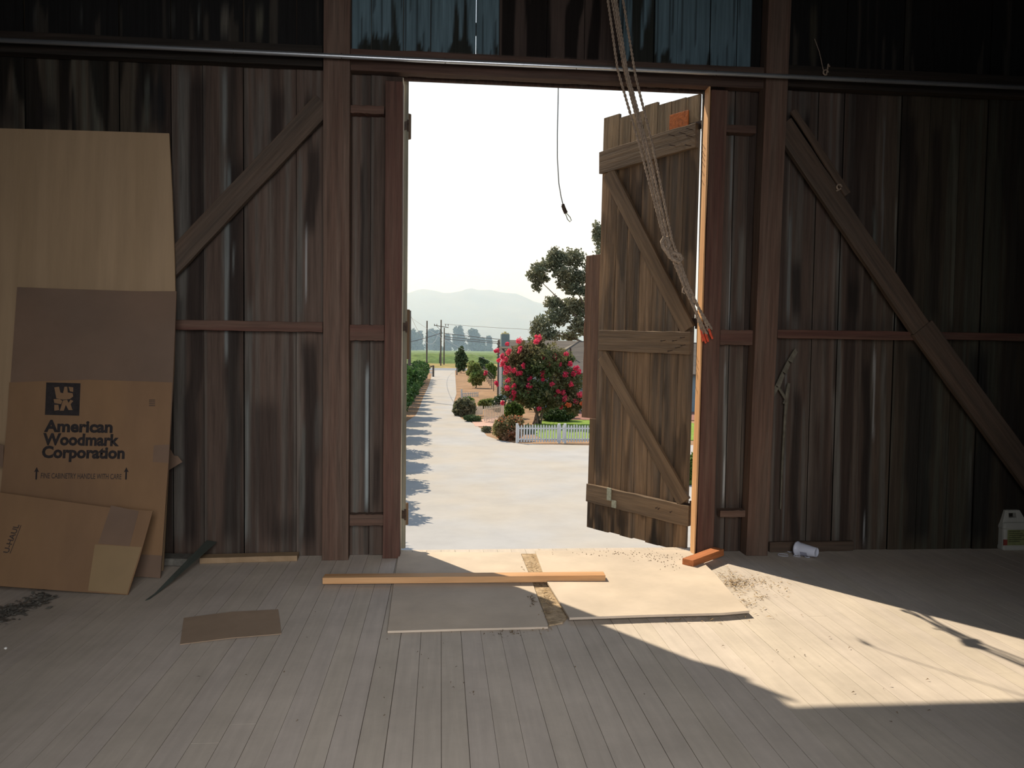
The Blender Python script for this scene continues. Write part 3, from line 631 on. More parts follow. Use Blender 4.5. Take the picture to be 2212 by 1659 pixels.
# edge board on the far side, sticking out past the free edge
x_l, _ = LP(1264, 700, off=-.038); x_r, _ = LP(1296, 700, off=-.038)
xe0, ye0 = LP(1291, 905, off=-.03); xe1, ye1 = LP(1265, 553, off=-.03)
xh, _y = LP(1264, 905, off=-.03)
bb = MB(); bb.beam(((x_l + x_r) / 2, ye0, -sgn * .040), ((x_l + x_r) / 2, ye1, -sgn * .040), abs(x_l - x_r), .028, up=(0, 0, sgn), n=14, jit=.006)
M['edgeb'] = mat('red_edge_board', (.16, .085, .048), .8, var=.35, scale=2, stretch=(16, 1, 16), bump=.5, col2=(.11, .06, .038))
bb.build('edge_board', 'edgeb', parent=leaf, bevel=.003)
for yy in (.35, 1.75, 3.22):
    bb = MB(); bb.tube([(-.035, yy - .05, 0), (-.035, yy + .05, 0)], .011, 8); bb.box(-.035, .12, yy - .03, yy + .03, -.004, .004); bb.box(-.07, -.035, yy - .03, yy + .03, -.004, .004); bb.build('hinge', 'iron', parent=leaf)

# left door leaf, swung far back outside: only its hinge edge and ledge ends show past the stud
hx = at_Y(880, 700, 5.86).x
b = MB(); b.box(dl - .03, dl + .003, 5.70, 5.84, 0, ZL); tag(b.build('door_casing', 'cream', bevel=.002), 'thin cream painted casing strip on the left side of the doorway', 'trim')
th = math.radians(137)
mw2 = Matrix.Translation((hx, 5.875, 0)) @ Matrix.Rotation(th, 4, 'Z')
b2 = empty('door_2', mw=mw2, label='left door leaf swung far back outside, only its hinge edge and ledge ends showing', cat='door', kind='structure')
b = MB(); ed = [0, .16, .32, .48, .64, .80, .96, 1.06]; cols = [(.22, .21, .16), (.13, .125, .10), (.15, .14, .11), (.12, .115, .1), (.14, .13, .11), (.15, .14, .11), (.13, .12, .1)]
for i in range(7): b.box(ed[i] + .003, ed[i + 1] - .003, 0, .026, R.uniform(-.01, .01), 3.46 + R.uniform(-.03, .01), cols[i])
b.build('boards', 'doorwood', parent=b2, bevel=.002)
for (ya_, yb_) in ((243, 298), (668, 776), (1088, 1136)):
    z1_ = at_Y(884, ya_, 5.87).z; z0_ = at_Y(884, yb_, 5.87).z
    b = MB(); b.box(.01, 1.02, -.036, -.001, z0_, z1_); b.build('ledge', 'doorledge', parent=b2, bevel=.004)
for yy in (at_Y(868, 705, 5.75).z, at_Y(868, 1118, 5.75).z, at_Y(868, 262, 5.75).z):
    b = MB(); b.tube([(-.012, .02, yy - .04), (-.012, .02, yy + .04)], .009, 8); b.box(-.012, .10, .026, .031, yy - .03, yy + .03); b.build('hinge', 'iron', parent=b2)

# ------------------------------------------------------------------ rope and cable
rp_ = empty('pulley_rope', loc=at_Y(1522, 735, 5.52), label='bundle of hanging hemp ropes knotted together with red ends by the right stud', cat='rope')
def RPt(px, py, Y): return at_Y(px, py, Y) - rp_.location
def rope_geo(P, r=.0092, turns=26, seg=6):
    """two-ply twisted strand: two tubes winding round each other"""
    P = [Vector(p) for p in P]; n = 90; pts = []
    L = [0]
    for i in range(1, len(P)): L.append(L[-1] + (P[i] - P[i - 1]).length)
    def pos(s):
        for i in range(1, len(P)):
            if s <= L[i] or i == len(P) - 1: return P[i - 1].lerp(P[i], min(1, (s - L[i - 1]) / max(L[i] - L[i - 1], 1e-6)))
    n = int(L[-1] / .006); b = MB()
    for ph in (0, math.pi):
        q = []
        for i in range(n + 1):
            s = L[-1] * i / n; c = pos(s); d = (pos(min(s + .01, L[-1])) - pos(max(s - .01, 0))).normalized(); uu = d.cross(Vector((0, 1, 0))).normalized(); vv = d.cross(uu)
            a = ph + s / .028 * math.pi; q.append(c + (uu * math.cos(a) + vv * math.sin(a)) * r * .5)
        b.tube(q, r * .62, 5)
    return b
strands = [
    [(1318, -60, 5.29), (1350, 150, 5.35), (1394, 320, 5.44), (1437, 515, 5.51), (1480, 625, 5.52), (1527, 722, 5.53)],  # pixel, pixel ... depth of each strand's points
    [(1305, -60, 5.30), (1334, 150, 5.36), (1383, 320, 5.45), (1434, 515, 5.52), (1478, 620, 5.53), (1524, 718, 5.54)],
    [(1312, -60, 5.31), (1348, 150, 5.37), (1397, 340, 5.45), (1440, 530, 5.52), (1485, 620, 5.53), (1518, 722, 5.54)],
    [(1322, -60, 5.33), (1354, 150, 5.39), (1402, 330, 5.46), (1447, 530, 5.53), (1490, 622, 5.54), (1532, 716, 5.55)],
    [(1336, -60, 5.35), (1373, 165, 5.40), (1411, 320, 5.47), (1452, 520, 5.54), (1500, 650, 5.55), (1538, 712, 5.555)]]
for s in strands:
    s = [(s[0][0] - 60, -478, s[0][2] - .06)] + s
    rope_geo([RPt(*p) for p in s]).build('rope_strand', 'rope', parent=rp_, smooth=True)
b = MB()
K = [(1436, 512), (1430, 522), (1433, 534), (1442, 546), (1452, 552), (1462, 548), (1466, 556), (1457, 562), (1446, 554), (1440, 540), (1447, 528), (1440, 512)]
b.tube([RPt(x_, y_, 5.50 + .015 * math.sin(i * 2)) for i, (x_, y_) in enumerate(K)], .015, 8); b.build('knot', 'rope', parent=rp_, smooth=True); b = MB()
b.tube([RPt(x_, y_, 5.50 + .015 * math.cos(i * 2)) for i, (x_, y_) in enumerate([(1446, 552), (1456, 546), (1468, 550), (1474, 558), (1466, 566), (1452, 560), (1450, 548), (1464, 544)])], .015, 8); b.build('knot', 'rope', parent=rp_, smooth=True); b = MB()
b.tube([RPt(x_, y_, 5.50) for (x_, y_) in [(1480, 618), (1475, 624), (1474, 631), (1480, 634)]], .006, 6)
b.build('loose_loop', 'rope', parent=rp_, smooth=True)
for i, (x_, y_, x2, y2) in enumerate([(1516, 718, 1525, 741), (1523, 716, 1530, 738), (1531, 710, 1539, 732), (1514, 712, 1519, 737)]):
    b = MB(); b.tube([RPt(x_, y_, 5.54), RPt((x_ + x2) / 2, (y_ + y2) / 2, 5.535), RPt(x2, y2, 5.54)], [.0075, .009, .007], 7); b.build('red_rope_end', 'rope_red', parent=rp_)
cb = empty('hanging_cable', loc=at_Y(1206, 190, 5.781), label='thin steel cable with loop hanging from the lintel in the opening', cat='cable')
def CP(px, py): return at_Y(px, py, 5.781) - cb.location
b = MB(); pts = [(1206, 170), (1205.5, 220), (1204, 290), (1204, 340), (1207, 395), (1212, 425), (1217, 445)]
b.tube([CP(*p) for p in pts], .004, 6); b.build('cable_line', 'cable', parent=cb, smooth=True)
b = MB(); b.tube([CP(*p) for p in ((1221, 458), (1226, 463), (1232, 470), (1234, 476), (1231, 479), (1226, 474), (1222, 463), (1220, 457))], .0035, 6); b.build('loop', 'latch', parent=cb, smooth=True)
b = MB(); b.tube([CP(*p) for p in ((1216, 441), (1218, 450), (1222, 461))], [.011, .014, .012], 8); b.tube([CP(1213, 447), CP(1218, 444), CP(1225, 459)], .006, 6); b.build('clamp', 'iron', parent=cb)

# ------------------------------------------------------------------ sheets leaning on the left
def sheet_frame(BL, BR, TL): return frame(BL, BR - BL, TL - BL)
def local(mw, px, py, off=0):
    n = mw.to_3x3() @ Vector((0, 0, 1)); p = on_plane(px, py, mw.translation + n * off, n); l = mw.inverted() @ p; return (l.x, l.y)
def flat_panel(name, mw, outline, t, m, parent=None, z=0, bevel=0):
    b = MB(); n = len(outline); b.add([(x, y, z) for x, y in outline] + [(x, y, z - t) for x, y in outline], [tuple(range(n)), tuple(range(2 * n - 1, n - 1, -1))] + [(i, n + i, n + (i + 1) % n, (i + 1) % n) for i in range(n)])
    o = b.build(name, m, parent=parent, bevel=bevel)
    if parent is None: o.matrix_world = mw
    return o
# tall plywood
BR = at_Z(350, 1246, 0); BR.y += .14; TRz = at_Y(365, 289, 5.62)
BL = Vector((-4.2, BR.y, 0)); TL = Vector((-4.2, 5.62, TRz.z))
mwP = sheet_frame(BL, BR + Vector((0, 0, 0)), TL)
ol = [local(mwP, *p) for p in ((352, 1238), (364, 1000), (375, 800), (379, 660), (377, 560), (372, 420), (365, 288), (180, 282), (0, 277))]
ol = [(ol[0][0], 0.0)] + ol[1:] + [(-.1, ol[-1][1] + .03), (-.1, 0)]
pl = flat_panel('plywood_sheet', mwP, ol, .016, 'ply'); tag(pl, 'tall smooth tan plywood sheet leaning at left behind the cardboard', 'plywood')
# big cardboard panel with lettering
BRw = at_Z(346, 1250, 0); TRw = at_Y(381, 629, 5.40); TLw = at_Y(37, 620, 5.40)
BLw = Vector((TLw.x, BRw.y, 0)); mwW = sheet_frame(BLw, Vector((TRw.x, BRw.y, 0)), Vector((TLw.x, 5.40, TRw.z)))
olw = [local(mwW, *p) for p in ((-14, 1222), (346, 1249), (364, 1000), (372, 860), (381, 629), (300, 629), (140, 624), (37, 620), (20, 860), (4, 1040))]
cbp = flat_panel('cardboard_box', mwW, olw, .012, 'card_grey'); tag(cbp, 'large flattened cardboard box printed American Woodmark Corporation, leaning on the plywood', 'cardboard')
ol2 = [local(mwW, *p, off=.003) for p in ((-10, 1180), (350, 1200), (366, 960), (372, 826), (190, 820), (20, 826), (16, 900), (3, 1042))]
flat_panel('lower_flap', mwW, ol2, .002, 'card', parent=cbp, z=.0035)
ol3 = [local(mwW, *p, off=.005) for p in ((332, 962), (366, 960), (364, 1000), (330, 998))]
flat_panel('tape_patch', mwW, ol3, .001, 'card_grey', parent=cbp, z=.005)
bfont = None
def text_on(mw, parent, s, x0, x1, y, h, m, z=.005, bold=.0, name='lettering', rot=0, track=1.0):
    """text as a thin mesh, baseline start at pixel-derived local coords, scaled to width and cap height"""
    cu = bpy.data.curves.new('t', 'FONT'); cu.body = s; cu.size = 1; cu.offset = bold; cu.space_character = track; cu.resolution_u = 3; cu.extrude = 0.0
    o = bpy.data.objects.new('t', cu); COL.objects.link(o); dg = bpy.context.evaluated_depsgraph_get(); dg.update()
    me = bpy.data.meshes.new_from_object(o.evaluated_get(dg)); COL.objects.unlink(o); bpy.data.objects.remove(o)
    co = np.zeros(len(me.vertices) * 3); me.vertices.foreach_get('co', co); co = co.reshape(-1, 3)
    mn, mxx = co.min(0), co.max(0); 
    co[:, 0] = (co[:, 0] - mn[0]) / (mxx[0] - mn[0]) * (x1 - x0); co[:, 1] = co[:, 1] * h; co[:, 2] = 0
    c, s_ = math.cos(rot), math.sin(rot); co = np.stack([x0 + co[:, 0] * c - co[:, 1] * s_, y + co[:, 0] * s_ + co[:, 1] * c, co[:, 2] + z], 1)
    me.vertices.foreach_set('co', co.ravel()); me.materials.clear(); me.materials.append(M[m]); me.update()
    q = bpy.data.objects.new(name, me); COL.objects.link(q); q.parent = parent; return q
ZI = .0065
for s, a, c, hpx in (('American', (95, 930), (243, 934), 23), ('Woodmark', (92, 959), (257, 962), 23), ('Corporation', (90, 986), (269, 990), 23)):
    (x0, y0), (x1, y1) = local(mwW, *a, off=ZI), local(mwW, *c, off=ZI); hh = hpx * 5.3 / F
    text_on(mwW, cbp, s, x0, x1, (y0 + y1) / 2, hh / .70, 'ink', z=ZI, bold=.042, rot=-.012)
(x0, y0), (x1, y1) = local(mwW, 88, 1033, off=ZI), local(mwW, 262, 1038, off=ZI)
text_on(mwW, cbp, 'FINE CABINETRY HANDLE WITH CARE', x0, x1, y0, 11 * 5.2 / F / .70, 'ink_soft', z=ZI, bold=.012, rot=-.015)
for p in (78, 272):
    (xa, ya) = local(mwW, p, 1036, off=ZI); s_ = 5.2 / F; dy = -0.004 if p > 100 else .004
    b = MB(); b.add([(xa - 1.6 * s_, ya, ZI), (xa + 1.6 * s_, ya, ZI), (xa + 1.6 * s_, ya + 17 * s_, ZI), (xa + 5 * s_, ya + 15 * s_, ZI), (xa, ya + 26 * s_, ZI), (xa - 5 * s_, ya + 15 * s_, ZI), (xa - 1.6 * s_, ya + 17 * s_, ZI)], [(0, 1, 2, 3, 4, 5, 6)]); b.build('printed_arrow', 'ink', parent=cbp)
# logo: dark square with a pale W-over-M like figure
def lq(px, py): x, y = local(mwW, px, py, off=ZI); return (x, y)
lg = [lq(*p) for p in ((100, 826), (174, 828), (171, 898), (97, 896))]
b = MB(); b.add([(x, y, ZI) for x, y in lg], [(3, 2, 1, 0)]); b.build('logo_square', 'ink', parent=cbp)
b = MB()
def lpoly(pts):
    P = [lq(100 + x_ * .73, 827 + y_ * .70) for x_, y_ in pts]; b.add([(x, y, ZI + .0012) for x, y in P], [tuple(range(len(P) - 1, -1, -1))])
lpoly([(24, 14), (38, 12), (42, 30), (50, 32), (54, 12), (62, 12), (64, 30), (78, 32), (80, 42), (70, 50), (50, 52), (30, 48)])
lpoly([(66, 12), (80, 14), (80, 28), (70, 26)])
lpoly([(22, 50), (40, 50), (48, 56), (44, 66), (24, 62)]); lpoly([(24, 68), (36, 68), (38, 84), (24, 86)])
lpoly([(50, 54), (62, 52), (66, 62), (72, 52), (80, 56), (72, 66), (78, 84), (66, 84), (58, 68), (52, 86), (40, 86)])
b.build('logo_figure', 'card', parent=cbp)
for k in range(4):
    (x0, y0), (x1, y1) = local(mwW, 322, 865 + k * 4, off=ZI), local(mwW, 335, 865.5 + k * 4, off=ZI); b = MB(); b.add([(x0, y0, ZI), (x1, y0, ZI), (x1, y0 + .005, ZI), (x0, y0 + .005, ZI)], [(0, 1, 2, 3)]); b.build('small_print', 'ink_soft', parent=cbp)
# torn corner and yellow edge behind
def poly_at(name, pts, Y, t, m, label, cat):
    P = [at_Y(*p, Y) for p in pts]; n = len(P); b = MB(); b.add([tuple(p) for p in P] + [(p.x, p.y + t, p.z) for p in P], [tuple(range(n - 1, -1, -1)), tuple(range(n, 2 * n))] + [(i, (i + 1) % n, n + (i + 1) % n, n + i) for i in range(n)])
    o = b.build(name, m); tag(o, label, cat); return o
poly_at('cardboard_flap', ((362, 968), (369, 972), (376, 984), (384, 985), (394, 998), (366, 1015), (356, 1010)), 5.56, .004, 'card_grey', 'torn cardboard corner poking out right of the big cardboard panel', 'cardboard')
poly_at('cardboard_scrap', ((-12, 955), (8, 962), (6, 1010), (-14, 1000)), 5.25, .004, 'card_grey', 'grey cardboard edge poking out left of the big cardboard panel', 'cardboard')
# front cardboard (moving box) leaning on the panel
BRu = at_Z(276, 1286, 0); TRu = at_Y(330, 1104, 5.02)
BLu = Vector((-3.4, BRu.y - .02, 0)); mwU = sheet_frame(BLu, Vector((BRu.x, BRu.y, 0)), Vector((-3.4, 5.02, TRu.z)))
olu = [local(mwU, *p) for p in ((-40, 1262), (0, 1266), (150, 1277), (276, 1285), (300, 1210), (330, 1104), (232, 1096), (160, 1086), (0, 1064), (-40, 1060))]
fc = flat_panel('folded_cardboard', mwU, olu, .008, 'card'); tag(fc, 'low flattened moving box with packing tape leaning in front of the big cardboard panel', 'cardboard')
flat_panel('tape_patch', mwU, [local(mwU, *p, off=.001) for p in ((240, 1092), (300, 1104), (280, 1180), (212, 1174))], .001, 'card_grey', parent=fc, z=.0012)
flat_panel('tape_strip', mwU, [local(mwU, *p, off=.001) for p in ((205, 1176), (306, 1182), (274, 1283), (190, 1276))], .001, 'card_tape', parent=fc, z=.0012)
(x0, y0), (x1, y1) = local(mwU, 18, 1195, off=.002), local(mwU, 42, 1134, off=.002)
ang = math.atan2(y1 - y0, x1 - x0); L_ = math.hypot(x1 - x0, y1 - y0)
text_on(mwU, fc, 'U-HAUL', x0, x0 + L_, y0, .045, 'ink_soft', z=.002, bold=.02, rot=ang)
b = MB(); dx, dy = math.cos(ang), math.sin(ang); o_ = (x0 + dy * .012, y0 - dx * .012); b.add([(o_[0], o_[1], .002), (o_[0] + dx * L_, o_[1] + dy * L_, .002), (o_[0] + dx * L_ - dy * .004, o_[1] + dy * L_ + dx * .004, .002), (o_[0] - dy * .004, o_[1] + dx * .004, .002)], [(0, 1, 2, 3)]); b.build('printed_line', 'ink_soft', parent=fc)
P = [at_Z(289, 1246, 0), at_Z(304, 1246, 0)]
b = MB(); b.hexa([(P[0].x, P[0].y, 0), (P[1].x, P[1].y, 0), (P[1].x, P[1].y + .006, 0), (P[0].x, P[0].y + .006, 0), (P[0].x + .03, P[0].y + .03, .15), (P[1].x, P[1].y + .03, .15), (P[1].x, P[1].y + .036, .15), (P[0].x + .03, P[0].y + .036, .15)])
tag(b.build('yellow_card', 'card_y'), 'narrow yellow card edge standing between two cardboard panels', 'card')
# cardboard piece on floor
b = MB(); P = [at_Z(*p, 0) for p in ((389, 1393), (498, 1382), (608, 1371), (601, 1318), (500, 1326), (397, 1337))]; zz = [.004, .010, .006, .005, .012, .006]
b.add([(p.x, p.y, z_) for p, z_ in zip(P, zz)] + [(p.x, p.y, z_ - .004) for p, z_ in zip(P, zz)], [(0, 1, 4, 5), (1, 2, 3, 4), (11, 10, 7, 6), (10, 9, 8, 7)] + [(i, 6 + i, 6 + (i + 1) % 6, (i + 1) % 6) for i in range(6)])
M['card_dusty'] = mat('dust_covered_cardboard', (.33, .245, .175), .9, var=.1, scale=4, spec=.1)
tag(b.build('cardboard_piece', 'card_dusty'), 'small rectangle of dusty cardboard lying flat on the floorboards', 'cardboard')
# folded dark plastic sheet
b = MB(); A = [at_Z(314, 1298, 0.0), at_Z(373, 1266, 0.0), at_Y(468, 1172, 5.62)]
A[2].z = max(A[2].z, .05); A[1].z += .03
B_ = [A[0] + Vector((.015, .03, .0)), A[1] + Vector((-.01, .06, .03)), A[2] + Vector((-.07, .01, .01))]
for P_, Q_ in ((0, 1), (1, 2)):
    p = [A[P_], A[Q_], B_[Q_], B_[P_]]; b.hexa([q for q in p] + [q + Vector((0, 0, .005)) for q in p])
tag(b.build('folded_sheet', 'greensheet'), 'thin dark green folded plastic sheet propped against wall foot', 'sheet')
# dark debris at left
b = MB()
for i in range(260):
    t_ = R.random(); p = at_Z(-10 + 115 * t_ + R.gauss(0, 10), 1335 - 45 * t_ + R.gauss(0, 9), 0.0); s_ = R.uniform(.008, .03); a_ = R.uniform(0, 6.3)
    b.add([(p.x + s_ * math.cos(a_ + k * 1.57) * (1 if k % 2 else .5), p.y + s_ * math.sin(a_ + k * 1.57) * (1 if k % 2 else .5), .004 + R.uniform(0, .012)) for k in range(4)], [(0, 1, 2, 3)])
o = b.build('leaf_debris', 'chip'); tag(o, 'dark flattened debris on the floor in front of the cardboard', 'debris', kind='stuff')

# ------------------------------------------------------------------ things on the floor by the door
def floor_sheet(name, px, z, t, label, m='sheet', edge=None):
    P = [at_Z(*p, z) for p in px]; b = MB(); b.poly([(p.x, p.y) for p in P][::-1], z - t, z)
    o = b.build(name, m, bevel=.0015); tag(o, label, 'plywood'); return o
floor_sheet('floor_plywood', ((862, 1192), (1124, 1193), (1150, 1257), (1184, 1354), (1010, 1358), (837, 1363), (850, 1262)), .014, .012, 'dusty plywood square on the floor in the left half of the doorway')
floor_sheet('floor_plywood', ((1156, 1189), (1478, 1188), (1500, 1197), (1546, 1240), (1584, 1285), (1619, 1319), (1560, 1324), (1400, 1328), (1230, 1334), (1178, 1250)), .036, .014, 'dusty sunlit plywood sheet on the floor in the right half of the doorway')
b = MB(); P = [at_Z(*p, .008) for p in ((1126, 1196), (1158, 1196), (1182, 1256), (1228, 1330), (1215, 1345), (1186, 1350), (1150, 1256))]; b.poly([(p.x, p.y) for p in P][::-1], .001, .008)
M['grit'] = mat('sandy_grit', (.47, .36, .24), .95, var=.35, scale=30, bump=.8, col2=(.36, .27, .17), spec=.05)
tag(b.build('grit_strip', 'grit'), 'strip of sandy grit between the two floor plywood sheets', 'dirt', kind='stuff')
# long 2x4
a = at_Z(697, 1257, .03); c = at_Z(1303, 1257, .03)
za = .052; fy = a.y
p0 = Vector((at_Y(697, 1250, fy + .0).x, fy + .045, .014 + .021)); p1 = Vector((at_Y(1303, 1250, fy).x, at_Z(1303, 1257, .03).y + .045, .030 + .021))
timber('lumber_board', p0, p1, .088, .040, 'lumber', 'long orange-tan lumber stud lying across the doorway floor', 'lumber', up=(0, 0, 1), n=4, jit=.001, bevel=.002)
# small red block
a = at_Z(1488, 1226, .03); c = at_Z(1553, 1203, .03)
timber('wood_block', (a.x, a.y + .03, .055), (c.x + .02, c.y + .06, .055), .085, .048, 'redblock', 'short thick reddish wood block on the floor by the right door stud', 'block', up=(0, 0, 1), n=3, jit=.002)
# straw and leaf litter
def litter(name, spots, m, label, ln=(.01, .05)):
    b = MB()
    for (px_, py_, sx_, sy_, n, z0) in spots:
        for i in range(n):
            p = at_Z(px_ + R.gauss(0, sx_), py_ + R.gauss(0, sy_), z0); a_ = R.uniform(0, 6.3); l = R.uniform(*ln); h = Vector((math.cos(a_), math.sin(a_), 0)) * l / 2; up_ = Vector((0, 0, R.uniform(.001, .008)))
            wv = Vector((-h.y, h.x, 0)).normalized() * R.uniform(.0008, .003)
            q = [p - h + up_ * .3 - wv, p + wv * .5 + up_ * 1.5 - wv, p + h + up_ * .3, p + wv * 2 + up_ * 1.2]
            if all(v.y < 5.83 for v in q): b.add(q, [(0, 1, 2, 3)])
    o = b.build(name, m); tag(o, label, 'debris', kind='stuff'); return o
litter('straw_litter', [(1560, 1245, 14, 8, 60, .003), (1590, 1262, 20, 9, 160, .003), (1625, 1258, 30, 8, 90, .003), (1612, 1300, 12, 12, 60, .003), (1650, 1290, 10, 2, 22, .003), (1690, 1270, 10, 8, 16, .003), (1500, 1334, 90, 6, 60, .003), (1180, 1285, 10, 22, 90, .010), (1150, 1225, 9, 16, 60, .010), (1170, 1350, 14, 8, 60, .003)], 'straw', 'dry straw and twigs scattered along the plywood edges')
litter('leaf_litter', [(1330, 1197, 50, 3, 130, .031), (1420, 1208, 25, 5, 110, .031), (1450, 1222, 16, 5, 40, .031), (1595, 1255, 16, 7, 60, .003), (1165, 1260, 16, 4, 60, .010), (1150, 1298, 4, 6, 40, .016), (1100, 1370, 25, 4, 30, .003), (1700, 1400, 90, 30, 12, .002), (1900, 1480, 120, 30, 8, .002), (900, 1420, 200, 60, 30, .002), (1020, 1497, 4, 3, 3, .002)], 'debris', 'dark crumbled leaves and dirt scattered over the doorway floor', (.006, .024))
# cup
cp = empty('plastic_cup', loc=(0, 0, 0), label='white plastic tumbler lying on its side near the wall', cat='cup')
q0 = at_Z(1738, 1200, .0); ax = Vector((at_Z(1766, 1203, 0) - at_Z(1735, 1198, 0))); ax.z = 0; ax.normalize()
ax = (ax * .93 + Vector((0, -.30, .0))).normalized()
cp.matrix_world = frame(q0 + Vector((-.055, .02, .050)), ax, (0, 0, 1))
def lathe(prof, seg=28, name='x', m='cup', parent=None, axis='x'):
    b = MB(); vs = []
    for (s_, r_) in prof:
        for k in range(seg):
            a_ = 2 * math.pi * k / seg
            vs.append((s_, r_ * math.cos(a_), r_ * math.sin(a_)) if axis == 'x' else (r_ * math.cos(a_), r_ * math.sin(a_), s_))
    fs = [(i * seg + k, i * seg + (k + 1) % seg, (i + 1) * seg + (k + 1) % seg, (i + 1) * seg + k) for i in range(len(prof) - 1) for k in range(seg)]
    b.add(vs, fs); return b.build(name, m, parent=parent, smooth=True)
lathe([(0.01, .048), (0, .050), (.0, .053), (.012, .053), (.014, .049), (.04, .0465), (.155, .034), (.158, .032), (.152, .030), (.150, .001)], name='cup_body', parent=cp)
lathe([(.004, .046), (.04, .044), (.148, .031), (.150, .001)], name='cup_inside', m='cup', parent=cp)
b = MB(); seg = 10
vs = []
for s_ in (.05, .10):
    for k in range(seg):
        a_ = math.radians(100 + 12 * k); r_ = .0472 - (s_ - .04) * .109 ; vs.append((s_, r_ * math.cos(a_) , r_ * math.sin(a_)))
b.add(vs, [(k, k + 1, seg + k + 1, seg + k) for k in range(seg - 1)]); b.build('printed_patch', 'cuplabel', parent=cp)
for i, (x_, y_, rx, ry, lab) in enumerate(((1692, 1199, .040, .022, 'largest thin white plastic ring fragment on floor, farthest left of the cup'), (1706, 1191, .02, .014, 'small white plastic fragment behind the largest ring fragment'), (1716, 1190, .026, .014, 'thin white plastic ring fragment beside the mouth of the cup'), (1722, 1201, .026, .016, 'white plastic ring fragment in front of the cup mouth'), (1744, 1203, .018, .012, 'smallest white plastic fragment in front of the cup body'))):
    p = at_Z(x_, y_, .005); b = MB(); b.tube([(p.x + rx * math.cos(t_), p.y + ry * math.sin(t_) * 1.6, .006) for t_ in np.linspace(.3, 5.6, 16)], .0025, 5)
    tag(b.build('plastic_fragment', 'cup', smooth=True), lab, 'plastic fragment')
# jug
jb = at_Z(2196, 1189, 0); jg = empty('plastic_jug', loc=(jb.x, jb.y + .07, 0), label='white plastic jug with green label standing on floor at the right wall', cat='jug')
hw = 36 * 5.3 / F; 
def rrect(w_, d_, r_=.02, n=5):
    P = []
    for cx_, cy_, a0 in ((w_ - r_, d_ - r_, 0), (-w_ + r_, d_ - r_, 90), (-w_ + r_, -d_ + r_, 180), (w_ - r_, -d_ + r_, 270)):
        for k in range(n): a_ = math.radians(a0 + 90 * k / (n - 1)); P.append((cx_ + r_ * math.cos(a_), cy_ + r_ * math.sin(a_)))
    return P
b = MB(); rings = [(0, .97), (.008, 1.0), (.03, 1.0), (.034, .96), (.165, .96), (.17, 1.0), (.185, 1.0), (.205, .93), (.215, .85)]
vs = []; 
for z_, k in rings: vs += [(x_, y_, z_) for x_, y_ in rrect(hw * k, .07 * k)]
n = 20; fs = [(i * n + k, i * n + (k + 1) % n, (i + 1) * n + (k + 1) % n, (i + 1) * n + k) for i in range(len(rings) - 1) for k in range(n)] + [tuple(range(n - 1, -1, -1)), tuple((len(rings) - 1) * n + k for k in range(n))]
b.add(vs, fs)
# top with a handle hole: two uprights and a bridge
z1, z2 = .20, .305
def jpiece(xa, xb, xc, xd, za, zb, d0=.045, d1=.028): b.hexa([(hw * xa, -d0, za), (hw * xb, -d0, za), (hw * xb, d0, za), (hw * xa, d0, za), (hw * xc, -d1, zb), (hw * xd, -d1, zb), (hw * xd, d1, zb), (hw * xc, d1, zb)])
jpiece(-.93, -.42, -.66, -.42, z1, z2); jpiece(-.421, .12, -.421, .12, z1, .248, .045, .036); jpiece(-.421, .12, -.421, .12, .282, z2, .031, .028); jpiece(.119, .93, .119, .40, z1, z2)
b.build('jug_body', 'jug', parent=jg, bevel=.006)
b = MB(); b.box(-hw * .70, hw * .93, -.0705, -.067, .04, .16); b.build('label_panel', 'juglabel', parent=jg)
b = MB(); b.box(-hw * .97, -hw * .70, -.0695, -.066, .04, .085); b.build('red_patch', 'jugred', parent=jg)
for k in range(6):
    b = MB(); zz = .148 - k * .016; b.box(-hw * .6, hw * (.2 + .5 * ((k * 37) % 5) / 5), -.0712, -.0706, zz, zz + .004); b.build('printed_line', 'jugink', parent=jg)
# tiny white chip on the floor
p = at_Z(12, 1401, 0); b = MB(); b.tube([(p.x, p.y, .0), (p.x + .003, p.y, .006)], [.008, .005], 7); tag(b.build('pebble', 'pebble'), 'tiny white chip on the floor in front of the cardboard', 'pebble')

# ================================================================== OUTSIDE
def ground_poly(name, px, z, m, label, cat='ground', kind='structure', pts=None, t=.02):
    P = [at_Z(*p, z) for p in px] if pts is None else pts
    b = MB(); b.poly([(p[0], p[1]) for p in P][::-1], z - t, z); o = b.build(name, m); tag(o, label, cat, kind=kind); return o
ground_poly('ground', None, GZ, 'soil', 'bare brown soil around the farm drive', pts=[(-900, 6), (-900, 2600), (1200, 2600), (1200, 6)], t=.4)
drive_l = [at_Z(*p, GZ + .02) for p in ((936, 800), (926, 833), (914, 859), (905, 883), (898, 897))]
drive_r = [at_Z(*p, GZ + .02) for p in ((983, 799), (984, 819), (986, 851), (981, 866), (978, 880), (985, 892), (998, 905), (1020, 913), (1038, 925), (1052, 942), (1080, 951), (1112, 957), (1180, 960), (1272, 962))]
pts = [(p.x, p.y) for p in drive_l] + [(-2.2, 38), (-3.6, 33), (-5, 25), (-6, 5.95), (40, 5.95), (40, 33.6)] + [(p.x, p.y) for p in drive_r[::-1]]
b = MB(); b.poly(pts, GZ - .02, GZ + .02); tag(b.build('driveway', 'concrete'), 'pale concrete driveway running from the barn to the road', 'driveway', kind='structure')
b = MB(); p, q = at_Z(893, 853.5, GZ + .02), at_Z(985, 859, GZ + .02); b.beam((p.x, p.y, GZ + .021), (q.x, q.y, GZ + .021), .10, .004, up=(0, 0, 1)); tag(b.build('hose', 'asphalt'), 'thin dark line lying across the concrete drive', 'hose')
ground_poly('road', None, GZ + .03, 'asphalt', 'grey road crossing beyond the end of the drive', pts=[(-200, 142), (-200, 158), (300, 158), (300, 142)])
